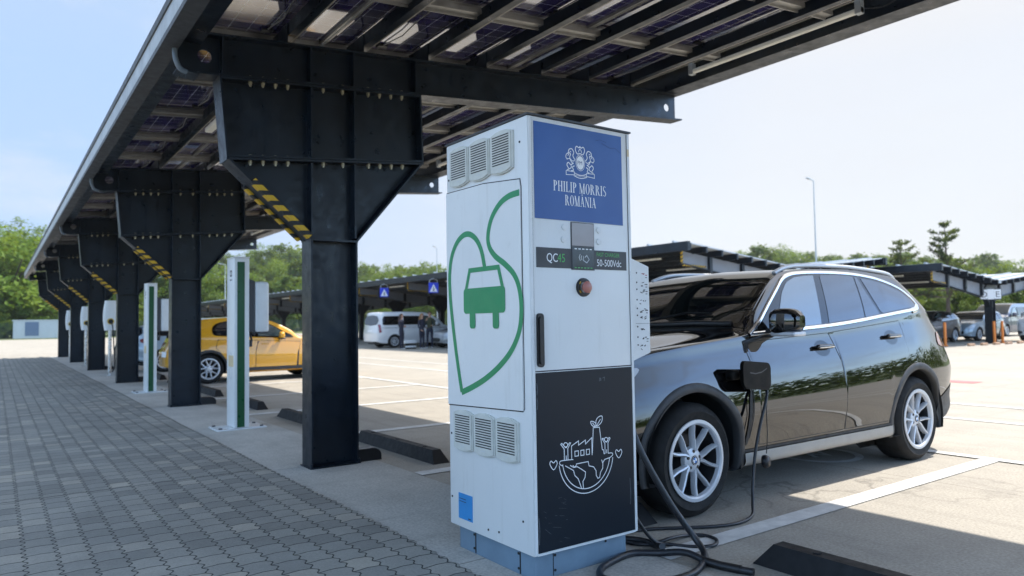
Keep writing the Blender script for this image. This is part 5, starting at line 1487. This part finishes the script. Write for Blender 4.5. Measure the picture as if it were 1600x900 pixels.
# hanging pedestrian crossing signs
def pedsign(x, y, z, label):
    t = thing('crossing_sign', label, 'road sign', (x, y, z), R(-20), 'blue crossing signs under the carport eave')
    m = MB(); m.box((-.24, -.015, .24), (.24, .015, .74)); m.build('sign_plate', 'sign_ped', t)
    m = MB(); m.add([(-.19, -.017, .29), (.19, -.017, .29), (0, -.017, .67)], [(0, 1, 2)]); tri = m.build('white_triangle', 'print_white', t)
    fn = lambda u, v, d: (u, -.0185-d, v)
    m = MB(); m.stroke([(.0, .48), (.01, .40), (-.05, .32)], .035, fn, 0); m.stroke([(.01, .40), (.05, .32)], .03, fn, .0004); m.stroke([(-.05, .42), (0, .47), (.05, .43)], .022, fn, .0008)
    face(m, [(.024*math.cos(a), .525+.024*math.sin(a)) for a in [i*math.pi/6 for i in range(12)]], fn, .001); m.build('walking_figure', 'print_black', tri)
    m = MB(); 
    for s in (-1, 1): m.tube(cr([(s*.16, 0, .74), (s*.20, 0, .82), (s*.12, 0, .90), (0, 0, .94)], 4), .02, 6)
    m.build('hanger', 'galv', t, 60)
    return t
pedsign(17.45, 36.4, 2.50, 'blue crossing sign with white triangle hanging above the rear of the white van')
pedsign(17.45, 30.9, 2.50, 'blue crossing sign with white triangle hanging near the white charging cabinet')
# ================================================================== BOLLARDS, LAMPS, HUT, FENCE
def bollard(x, y, label):
    m = MB(); m.lathe([(.10, 0), (.10, .04), (.055, .05), (.055, .92), (.048, .97), (.0, .985)], n=16)
    o = m.build('bollard', 'orange', None, 40); o.location = (x, y, 0); return tag(o, label, 'bollard', 'orange bollards by the carport columns')
bollard(31.4, 13.62, 'orange bollard standing alone in front of the dark grey car')
bollard(35.15, 13.25, 'orange bollard touching the left side of the letter sign column'); bollard(35.85, 13.2, 'orange bollard touching the right side of the letter sign column')
simple('kerb_orange', (.50, .30, .18), .7, var=.4, nscale=3)
m = MB()
for i in range(9): m.cbox((32.0+.9*i, 12.95-.12*i, 0), (32.5+.9*i, 13.07-.12*i, .10), .02)
tag(m.build('kerb_strip', 'kerb_orange'), 'low orange edging blocks along the right hand parking row', None, None, 'structure')
def lamp(x, y, h, label, rz, two=False):
    t = thing('street_lamp', label, 'street lamp', (x, y, 0), rz, 'tall lamp posts of the car park')
    m = MB(); m.lathe([(.13, 0), (.13, .5), (.075, .55), (.034, h), (0, h)], n=14); m.build('pole', 'galv', t, 40)
    m = MB(); 
    for s in ((-1, 1) if two else (-1,)):
        m.bar((0, 0, h-.02), (s*.55, 0, h+.10), .05, .05); m.bar((s*.45, 0, h+.07), (s*.85, 0, h+.12), .18, .06)
    m.build('lamp_head', 'galv', t)
    return t
lamp(47.5, 28.97, 11.0, 'tall slim lamp post rising above the roof of the black SUV', R(0))
lamp(40.0, 70., 9.6, 'far lamp post seen between the nearest column and the cabinet', R(30))
lamp(23., 92.5, 8.8, 'far mast beside the nearer green striped charging post', R(0))
# transformer hut
t = thing('utility_cabinet', 'pale grey utility cabinet with a blue door before the green fence', 'utility cabinet', (4.4, 113, 0))
m = MB(); m.cbox((-2.45, -.8, 0), (2.45, 1.2, 2.3), .03); m.box((-2.55, -.9, 2.3), (2.55, 1.3, 2.42)); m.build('housing', 'hut_grey', t)
m = MB(); m.box((-1.2, -.83, .35), (.3, -.8, 2.15)); m.build('door', 'hut_blue', t)
m = MB()
for x in (-2.3, -1.4, .5, 1.4, 2.3): m.box((x-.04, -.83, .05), (x+.04, -.8, 2.25))
m.build('rib', 'hut_grey', t)
# mesh fence: posts and wires
t = thing('mesh_fence', 'dark green wire mesh fence in front of the trees', 'fence', (5, 116, 0)); m = MB()
for i in range(40):
    x = -30+2.5*i; m.box((x-.04-5, -.04, 0), (x+.04-5, .04, 2.1))
m.build('post', 'fence_green', t)['kind'] = 'thing'
m = MB()
for j in range(22): m.bar((-35, 0, .05+.095*j), (65, 0, .05+.095*j), .012, .03)
for i in range(500): m.bar((-35+.2*i, .012, .03), (-35+.2*i, .012, 2.08), .03, .012, up=(1, 0, 0))
m.build('wire_mesh', 'fence_green', t)
# small crate between the people
t = thing('crate', 'low white and black crate on the ground between the two women', 'crate', (16.75, 32.2, 0))
m = MB(); m.cbox((-.3, -.2, .0), (.3, .2, .28), .02); m.build('crate_body', 'plastic_black', t)
m = MB(); m.cbox((-.32, -.22, .28), (.32, .22, .42), .02); m.cbox((-.30, -.205, .08), (.30, -.2, .16), .002); m.build('lid', 'print_white', t)
# ================================================================== PEOPLE
def person(name_label, loc, rz, shirt, trouser, hair, hairlen, arms, female=True, hold=None):
    t = thing('person', name_label, 'person', loc, rz, 'people standing by the white van')
    # joints: z up, facing -y
    J = {'pel': (0, 0, .93, .125), 'waist': (0, .005, 1.06, .115), 'chest': (0, .0, 1.26, .13), 'neckb': (0, .015, 1.42, .075), 'neck': (0, .005, 1.49, .048), 'chin': (0, -.01, 1.56, .062), 'head': (0, -.005, 1.64, .085), 'top': (0, .0, 1.71, .055)}
    E_ = [('pel', 'waist'), ('waist', 'chest'), ('chest', 'neckb'), ('neckb', 'neck'), ('neck', 'chin'), ('chin', 'head'), ('head', 'top')]
    for s, n in ((-1, 'l'), (1, 'r')):
        J['hip'+n] = (s*.095, 0, .86, .095); J['knee'+n] = (s*.105, -.012, .48, .058); J['ank'+n] = (s*.11, .015, .09, .040); J['toe'+n] = (s*.125, -.13, .035, .034)
        E_ += [('pel', 'hip'+n), ('hip'+n, 'knee'+n), ('knee'+n, 'ank'+n), ('ank'+n, 'toe'+n)]
        J['sh'+n] = (s*.175, .01, 1.37, .058)
        e, w, h = arms[n]
        J['el'+n] = e+(.040,); J['wr'+n] = w+(.029,); J['pa'+n] = h+(.030,)
        E_ += [('neckb', 'sh'+n), ('sh'+n, 'el'+n), ('el'+n, 'wr'+n), ('wr'+n, 'pa'+n)]
        # five short fingers
        d = (Vector(h)-Vector(w)).normalized(); sd = d.cross(V(0, 0, 1)); sd = sd.normalized() if sd.length > .1 else V(1, 0, 0)
        for k in range(4):
            b = Vector(h)+d*.03+sd*(-.024+.016*k); c = b+d*(.045 if k in (0, 3) else .055)+V(0, 0, -.010)
            J['f%d%s' % (k, n)] = tuple(b)+(.009,); J['g%d%s' % (k, n)] = tuple(c)+(.008,); E_ += [('pa'+n, 'f%d%s' % (k, n)), ('f%d%s' % (k, n), 'g%d%s' % (k, n))]
        b = Vector(h)-d*.01-sd*.03; c = b+d*.035-sd*.012
        J['t'+n] = tuple(b)+(.010,); J['u'+n] = tuple(c)+(.009,); E_ += [('pa'+n, 't'+n), ('t'+n, 'u'+n)]
    names = list(J); me = bpy.data.meshes.new('person_body'); me.from_pydata([J[n][:3] for n in names], [(names.index(a), names.index(b)) for a, b in E_], [])
    o = bpy.data.objects.new('body', me); COL.objects.link(o)
    md = o.modifiers.new('s', 'SKIN'); md.use_smooth_shade = True
    sk = me.skin_vertices[0].data
    for i, n in enumerate(names): sk[i].radius = (J[n][3], J[n][3]*(.82 if n in ('chest', 'waist', 'pel', 'neckb') else 1.)); sk[i].use_root = (n == 'pel')
    sb = o.modifiers.new('d', 'SUBSURF'); sb.levels = sb.render_levels = 2
    dg = bpy.context.evaluated_depsgraph_get(); m2 = bpy.data.meshes.new_from_object(o.evaluated_get(dg)); o.modifiers.clear(); o.data = m2
    m2.materials.clear()
    for mn in ('skin', shirt, trouser, 'shoe_white'): m2.materials.append(MATS[mn])
    for p in m2.polygons:
        c = p.center; near_hand = min((c-Vector(J['pa'+n][:3])).length for n in 'lr')
        p.material_index = 3 if c.z < .075 else 2 if c.z < .97 and near_hand > .13 else 0 if (c.z > 1.46 or near_hand < .085) else 1
        p.use_smooth = True
    o.parent = t
    # face and hair
    m = MB(); m.lathe([(.0, -.105), (.012, -.095), (.016, -.075)], (0, 0, 1.635), (0, 1, 0), 8, 0)
    for s in (-1, 1): m.lathe([(0, -.083), (.011, -.079), (.011, -.07)], (s*.030, 0, 1.655), (0, 1, 0), 8, 1)
    m.lathe([(.0, -.004), (.02, -.002), (.02, .0)], (0, -.083, 1.598), (0, 1, 0), 8, 2)
    for s in (-1, 1): m.lathe([(0, 0), (.022, .006), (.018, .018)], (s*.083, .0, 1.63), (s, 0, 0), 8, 0)
    m.build('face', ['skin', 'print_black', 'button_red'], t, 60)
    m = MB(); G_ = []
    for i in range(15):
        th = math.pi*i/14*.62 if not hairlen else math.pi*i/14*.5; row = []
        for k in range(25):
            a = 2*math.pi*k/24; front = max(0, -math.sin(a))
            thh = th*(1-.50*front); r_ = .098
            x, y, z = r_*math.sin(thh)*math.cos(a), r_*1.08*math.sin(thh)*math.sin(a)+.008, 1.645+.105*math.cos(thh)
            row.append((x, y, z))
        G_.append(row)
    if hairlen:
        for i in range(1, 7):
            row = []
            for k, (x, y, z) in enumerate(G_[14]):
                a = 2*math.pi*k/24; front = max(0, -math.sin(a)); f = (1-front)**.6
                row.append((x*(1+.12*math.sin(i*.8)*f), y+.012*i*f, z-hairlen*i/6*f))
            G_.append(row)
    m.grid(G_); m.build('hair', hair, t, 70)
    return t
cross = {'l': ((-.235, .03, 1.12), (-.06, -.16, 1.14), (.03, -.19, 1.15)), 'r': ((.235, .03, 1.12), (.06, -.19, 1.10), (-.03, -.21, 1.10))}
down = {'l': ((-.235, .03, 1.11), (-.20, -.12, .93), (-.18, -.19, .90)), 'r': ((.235, .03, 1.11), (.10, -.18, 1.02), (.04, -.22, 1.02))}
face_ = {'l': ((-.235, -.03, 1.13), (-.12, -.22, 1.32), (-.10, -.25, 1.38)), 'r': ((.235, .03, 1.11), (.16, -.18, 1.06), (.12, -.24, 1.08))}
person('woman with long brown hair and dark clothes standing with folded arms', (16.0, 31.5, 0), R(35), 'cloth_navy', 'cloth_navy', 'hair_brown', .30, cross)
person('woman with long blond hair and dark clothes standing in the middle of the group', (16.95, 31.2, 0), R(20), 'cloth_navy', 'cloth_navy', 'hair_blond', .26, down)
pp = person('man in an olive jacket standing rightmost in the group with a raised hand', (17.6, 31.6, 0), R(-35), 'cloth_olive', 'cloth_navy', 'hair_brown', 0, face_); pp.scale = (1.06, 1.06, 1.06)

# ================================================================== TREES AND HILLS
def hill_h(x, y):
    r = math.hypot(x, y); a = math.degrees(math.atan2(x, y))
    t = max(0, min(1, (r-150)/130)); t = t*t*(3-2*t)
    amp = 13*(.75+.25*math.cos(R(a*2.2)))+3*math.sin(R(a*7+40))
    return amp*t
m = MB(); G_ = []
for i in range(12):
    r = 135+i*24; row = []
    for k in range(145):
        a = 2*math.pi*k/144; x, y = r*math.sin(a), r*math.cos(a); row.append((x, y, hill_h(x, y)-.03-(.5 if i == 0 else 0)))
    G_.append(row)
m.grid(G_); tag(m.build('hills', 'grass', None, 180, fix=False), 'low wooded hills around the car park', None, None, 'structure')

def crown_mesh(rad, h0, h1, ncl, per, leaf, seed, conical=False, mat=0):
    rnd = random.Random(seed); m = MB(); cl = []
    cz, hh = (h0+h1)/2, (h1-h0)/2
    lobes = [(rnd.uniform(-.55, .55)*rad, rnd.uniform(-.55, .55)*rad, cz+rnd.uniform(-.65, .65)*hh, rnd.uniform(.38, .62)) for _ in range(9)]
    for i in range(ncl):
        lx, ly, lz, s = rnd.choice(lobes)
        while True:
            u = V(rnd.gauss(0, 1), rnd.gauss(0, 1), rnd.gauss(0, 1)).normalized(); break
        r_ = rnd.uniform(.72, 1.06)
        c = V(lx+u.x*rad*s*r_, ly+u.y*rad*s*r_, lz+u.z*hh*s*r_*1.05)
        if c.z < h0*.75: c.z = h0*.75+rnd.random()*.5
        cl.append((c, rnd.uniform(.5, 1.05)*rad*.17, u))
    for c, cr_, u in cl:
        for j in range(per):
            d = V(rnd.gauss(0, 1), rnd.gauss(0, 1), rnd.gauss(0, .8))*cr_*.62; p = c+d
            nrm = (V(rnd.gauss(0, 1), rnd.gauss(0, 1), rnd.gauss(0, 1)).normalized()*.75+u*.6+V(0, 0, .45)).normalized()
            s1 = nrm.cross(V(rnd.random()-.5, rnd.random()-.5, rnd.random()-.5)).normalized(); s2 = nrm.cross(s1)
            l = leaf*rnd.uniform(.6, 1.3); w = l*rnd.uniform(.45, .75)
            m.add([p-s1*l, p-s2*w, p+s1*l, p+s2*w], [(0, 1, 2, 3)], mat)
    return m
def trunk_mesh(h, r, seed, spread):
    rnd = random.Random(seed); m = MB()
    m.tube(cr([(0, 0, -.3), (.1*rnd.uniform(-1, 1), .1, h*.35), (rnd.uniform(-.3, .3), rnd.uniform(-.3, .3), h*.8)], 4), [r*(1-.6*i/8) for i in range(9)], 8)
    for i in range(6):
        a = rnd.uniform(0, 6.28); z = h*rnd.uniform(.28, .6); L_ = spread*rnd.uniform(.5, .9)
        m.tube(cr([(0, 0, z), (L_*.5*math.cos(a), L_*.5*math.sin(a), z+h*.12), (L_*math.cos(a), L_*math.sin(a), z+h*.30)], 3), [r*.45*(1-.7*i_/6) for i_ in range(7)], 6)
    return m
GT = 'trees of the wood around the car park'
kinds = []
for sd, (rad, h0, h1, mat, lab) in enumerate(((5.2, 1.2, 12.5, 'leaf', 'broad bright green tree in the wood around the car park'), (4.4, 1.0, 14.0, 'leaf_dark', 'tall dark green tree in the wood around the car park'),
                                              (5.6, .6, 9.5, 'leaf', 'low spreading bright green tree in the wood around the car park'), (3.8, .4, 7.5, 'leaf_dark', 'bushy dark green tree in the wood around the car park'))):
    t = thing('tree', lab, 'tree', (0, 0, 0), 0, GT)
    crown_mesh(rad, h0, h1, 190, 44, .21, 11+sd).build('crown', mat, t, fix=False)
    trunk_mesh(h1*.9, .26, 31+sd, rad).build('trunk', 'bark', t, 60)
    kinds.append((t, h1))
def Efun(a):
    tab = [(-20, .12), (-3, .140), (1.5, .140), (4, .120), (10, .112), (16, .112), (19.5, .116), (22, .104), (24, .090), (27, .094), (33, .095), (40, .09), (47, .105), (55, .103), (60, .092), (66, .078), (72, .072), (90, .07)]
    for (a0, e0), (a1, e1) in zip(tab, tab[1:]):
        if a0 <= a <= a1: return e0+(e1-e0)*(a-a0)/(a1-a0)
    return .08
rnd = random.Random(5); used = set()
def place_tree(bearing, dist, top, kind=None):
    x, y = dist*math.sin(R(bearing)), dist*math.cos(R(bearing)); g = hill_h(x, y)
    k = kind if kind is not None else rnd.choice((0, 0, 1, 2, 2, 3)); t, h1 = kinds[k]
    s = max(.30, .86*(top-g)/h1)
    if k not in used: used.add(k); o = t
    else: o = dup(t)
    o.location = (x, y, g-.1); o.rotation_euler = (0, 0, rnd.uniform(0, 6.28)); w = s*rnd.uniform(.9, 1.25)
    if s < .6: w = s*1.3
    o.scale = (w, w, s)
    return o
n_t = 0
# first rank behind the fence on the left
for b in [-4+1.55*i for i in range(12)]:
    place_tree(b+rnd.uniform(-.4, .4), rnd.uniform(128, 142), 1.3+135*Efun(b)*rnd.uniform(.62, 1.0)); n_t += 1
for b in [-4+1.3*i for i in range(15)]:
    place_tree(b+rnd.uniform(-.4, .4), rnd.uniform(121, 126), rnd.uniform(4.5, 8.0), rnd.choice((2, 3))); n_t += 1
# hillside ranks
for b in [14+1.25*i for i in range(40)]:
    d = rnd.uniform(185, 215); place_tree(b+rnd.uniform(-.5, .5), d, 1.3+d*Efun(b)*rnd.uniform(.72, .98)); n_t += 1
for b in [-4+1.3*i for i in range(60)]:
    d = rnd.uniform(240, 275); place_tree(b+rnd.uniform(-.5, .5), d, 1.3+d*Efun(b)*rnd.uniform(.85, 1.03)); n_t += 1
for b in [14+1.8*i for i in range(18)]:
    d = rnd.uniform(145, 165); place_tree(b+rnd.uniform(-.5, .5), d, 1.3+d*Efun(b)*rnd.uniform(.45, .75)); n_t += 1
# closer belt behind the right hand rows
for b in [55+1.5*i for i in range(17)]:
    d = rnd.uniform(84, 100); place_tree(b+rnd.uniform(-.4, .4), d, 1.3+d*min(.078, Efun(b))*rnd.uniform(.74, 1.02), rnd.choice((0, 1, 2, 3))); n_t += 1
for b in [56+1.9*i for i in range(13)]:
    d = rnd.uniform(74, 80); place_tree(b+rnd.uniform(-.4, .4), d, rnd.uniform(3.2, 5.2), rnd.choice((2, 3))); n_t += 1
# far wood all round, one mass
m = MB(); r2 = random.Random(9)
for i in range(210):
    a = R(i*360/210+r2.uniform(-.7, .7)); d = r2.uniform(285, 330); deg = math.degrees(a) % 360; deg = deg-360 if deg > 180 else deg
    if -22 < deg < 92: E0 = Efun(deg)*.86
    else: E0 = .095*r2.uniform(.6, 1.15); d = r2.uniform(95, 120)
    x, y = d*math.sin(a), d*math.cos(a); top = 1.3+d*E0*r2.uniform(.8, 1.05); g = hill_h(x, y)
    hgt = max(5, top-g); rad = hgt*.55
    for j in range(330):
        u = V(r2.gauss(0, 1), r2.gauss(0, 1), r2.gauss(0, 1)).normalized(); p = V(x, y, g+hgt*.52)+V(u.x*rad*1.2, u.y*rad*1.2, u.z*hgt*.5)*r2.uniform(.75, 1.05)
        if p.z < g: continue
        s1 = (u+V(r2.gauss(0, .6), r2.gauss(0, .6), r2.gauss(0, .6))).normalized().cross(V(r2.random()-.5, r2.random()-.5, r2.random())).normalized(); s2 = u.cross(s1); l = r2.uniform(.5, 1.1)*hgt*.065
        m.add([p-s1*l, p-s2*l*.7, p+s1*l, p+s2*l*.7], [(0, 1, 2, 3)])
tag(m.build('far_woods', 'leaf_dark', None, fix=False), 'continuous far wood along the horizon', None, None, 'stuff')
# two sparse conifers above the right hand carport
def conifer(h, seed, label, loc):
    rr_ = random.Random(seed); t = thing('conifer', label, 'tree', loc, 0)
    m = MB(); m.tube([(0, 0, 0), (.1, 0, h*.5), (.05, .05, h)], [.2, .12, .02], 8); tk = m; c = MB()
    z = h*.30
    while z < h*.97:
        f = (h-z)/(h*.7); nb = rr_.randint(3, 5)
        for k in range(nb):
            a = rr_.uniform(0, 6.28); L_ = h*.30*f**.75*rr_.uniform(.55, 1.25)+.25; up = .32*L_
            p0, p1, p2 = V(.08*z/h, 0, z), V(L_*.55*math.cos(a), L_*.55*math.sin(a), z+up*.15), V(L_*math.cos(a), L_*math.sin(a), z+up)
            pts = cr([p0, p1, p2], 5); tk.tube(pts, [.05*f+.012]*len(pts), 5)
            for q in range(int(26+L_*26)):
                tt = rr_.uniform(.25, 1.05); p = p0.lerp(p1, tt*2) if tt < .5 else p1.lerp(p2, (tt-.5)*2)
                p = p+V(rr_.gauss(0, .10), rr_.gauss(0, .10), rr_.gauss(0, .09)+.03); s1 = V(rr_.gauss(0, 1), rr_.gauss(0, 1), rr_.gauss(.2, .7)).normalized(); s2 = s1.cross(V(rr_.random(), rr_.random(), rr_.random())).normalized(); l = rr_.uniform(.10, .20)
                c.add([p-s1*l, p-s2*l*.28, p+s1*l, p+s2*l*.28], [(0, 1, 2, 3)])
        z += h*rr_.uniform(.05, .085)
    tk.build('trunk', 'bark', t, 60); c.build('crown', 'needle', t, fix=False)
    return t
def polar(b, d): return (d*math.sin(R(b)), d*math.cos(R(b)), 0)
conifer(1.3+66*.118, 3, 'sparse conifer with open upswept branches, the taller one above the carport roof', polar(66.8, 70))
conifer(1.3+66*.098, 8, 'thin smaller conifer standing left of the taller conifer above the carport roof', polar(64.1, 70))

# ================================================================== LIGHT, SKY, CAMERA
SUN = V(.625, -.045, 1).normalized()
sl = bpy.data.lights.new('sun', 'SUN'); sl.energy = 2.05; sl.angle = R(.53); sl.color = (1., .94, .85)
so = bpy.data.objects.new('sun', sl); COL.objects.link(so); so.rotation_euler = SUN.to_track_quat('Z', 'Y').to_euler()
w = bpy.data.worlds.new('World'); scene.world = w; w.use_nodes = True; nt = w.node_tree
bg = nt.nodes['Background']; sky = N(nt, 'ShaderNodeTexSky'); sky.sky_type = 'NISHITA'; sky.sun_disc = False
sky.sun_elevation = math.asin(SUN.z); sky.sun_rotation = math.atan2(SUN.x, SUN.y); sky.air_density = 1.0; sky.dust_density = .7; sky.ozone_density = 1.3; sky.altitude = 100
tc = N(nt, 'ShaderNodeTexCoord'); mp = N(nt, 'ShaderNodeMapping'); mp.inputs['Scale'].default_value = (1.2, 1.2, 3.6); L(nt, tc.outputs['Generated'], mp.inputs['Vector'])
cl = noise(nt, mp.outputs['Vector'], 1.7, 7, .55)
sp = N(nt, 'ShaderNodeSeparateXYZ'); L(nt, tc.outputs['Generated'], sp.inputs[0])
# thin veil of haze cloud, thicker low down and towards the sun side
low = ramp(nt, sp.outputs[2], [(0, 1.), (.42, .30), (.8, .12)])
side = ramp(nt, math_(nt, 'ADD', math_(nt, 'MULTIPLY', math_(nt, 'ADD', math_(nt, 'MULTIPLY', sp.outputs[0], .8), math_(nt, 'MULTIPLY', sp.outputs[1], .4)), .5), .5), [(.35, .12), (.62, .45), (.95, 1.)])
fr_ = ramp(nt, math_(nt, 'ADD', math_(nt, 'MULTIPLY', sp.outputs[0], .3), math_(nt, 'MULTIPLY', sp.outputs[1], .7)), [(.0, 0.), (.35, 1.)])
low = math_(nt, 'MULTIPLY', low, math_(nt, 'ADD', math_(nt, 'MULTIPLY', fr_, .75), .25))
veil = math_(nt, 'MULTIPLY', ramp(nt, cl, [(.30, .35), (.72, 1.)]), math_(nt, 'MULTIPLY', low, side))
c = mixc(nt, math_(nt, 'MULTIPLY', veil, .95), sky.outputs['Color'], (1.5, 1.57, 1.66))
front = math_(nt, 'MULTIPLY', fr_, .94)
c = mixc(nt, front, c, mixc(nt, ramp(nt, sp.outputs[0], [(.12, 0.), (.80, 1.)]), (.92, 1.29, 1.92), (1.62, 1.65, 1.71)), 'DARKEN')
back = math_(nt, 'SUBTRACT', 1, fr_)
lowb = ramp(nt, sp.outputs[2], [(.30, 1.), (.55, 0.)])
c = mixc(nt, math_(nt, 'MULTIPLY', math_(nt, 'MULTIPLY', back, lowb), .75), c, (.80, .94, 1.14), 'MULTIPLY')
c = mixc(nt, math_(nt, 'SUBTRACT', 1, lowb), c, (1.20, 1.05, .84), 'MULTIPLY')
cl2 = noise(nt, mp.outputs['Vector'], 2.6, 8, .62)
c = mixc(nt, math_(nt, 'MULTIPLY', ramp(nt, cl2, [(.50, 0.), (.74, 1.)]), .55), c, (1.74, 1.79, 1.85))
L(nt, c, bg.inputs['Color']); bg.inputs['Strength'].default_value = .15

# thin summer haze
m = MB(); m.box((-420, -420, -1.2), (420, 420, 62)); hz = m.build('haze', 'slot_dark'); hz['kind'] = 'stuff'; hz['label'] = 'thin summer haze in the air'
hm = bpy.data.materials.new('haze'); hm.use_nodes = True; ht = hm.node_tree; ht.nodes.remove(ht.nodes['Principled BSDF'])
pv = N(ht, 'ShaderNodeVolumePrincipled'); pv.inputs['Color'].default_value = (.92, .95, 1, 1); pv.inputs['Density'].default_value = .00022; pv.inputs['Anisotropy'].default_value = .2
L(ht, pv.outputs[0], ht.nodes['Material Output'].inputs['Volume']); hz.data.materials.clear(); hz.data.materials.append(hm)
scene.cycles.volume_bounces = 0
cam = bpy.data.cameras.new('camera'); co = bpy.data.objects.new('camera', cam); COL.objects.link(co)
yaw, pit, rol, f = .622585, .0458479, .0155137, 1126.797
fw = V(math.sin(yaw)*math.cos(pit), math.cos(yaw)*math.cos(pit), math.sin(pit)); r0 = V(math.cos(yaw), -math.sin(yaw), 0); u0 = r0.cross(fw)
cx_ = r0*math.cos(rol)-u0*math.sin(rol); cy_ = r0*math.sin(rol)+u0*math.cos(rol)
M = Matrix((cx_, cy_, -fw)).transposed().to_4x4(); M.translation = V(0, 0, 1.3); co.matrix_world = M
cam.sensor_width = 36; cam.lens = f/1600*36; cam.clip_end = 3000; cam.clip_start = .05
cam.dof.use_dof = True; cam.dof.focus_distance = 4.0; cam.dof.aperture_fstop = 2.4
scene.camera = co
scene.view_settings.view_transform = 'Standard'; scene.view_settings.look = 'None'; scene.view_settings.gamma = 1; scene.view_settings.exposure = 1.76
scene.view_settings.use_curve_mapping = False
scene.cycles.use_denoising = True; scene.cycles.max_bounces = 8; scene.cycles.diffuse_bounces = 4; scene.cycles.glossy_bounces = 4; scene.cycles.transmission_bounces = 4
scene.cycles.sample_clamp_indirect = 8
scene.render.film_transparent = False
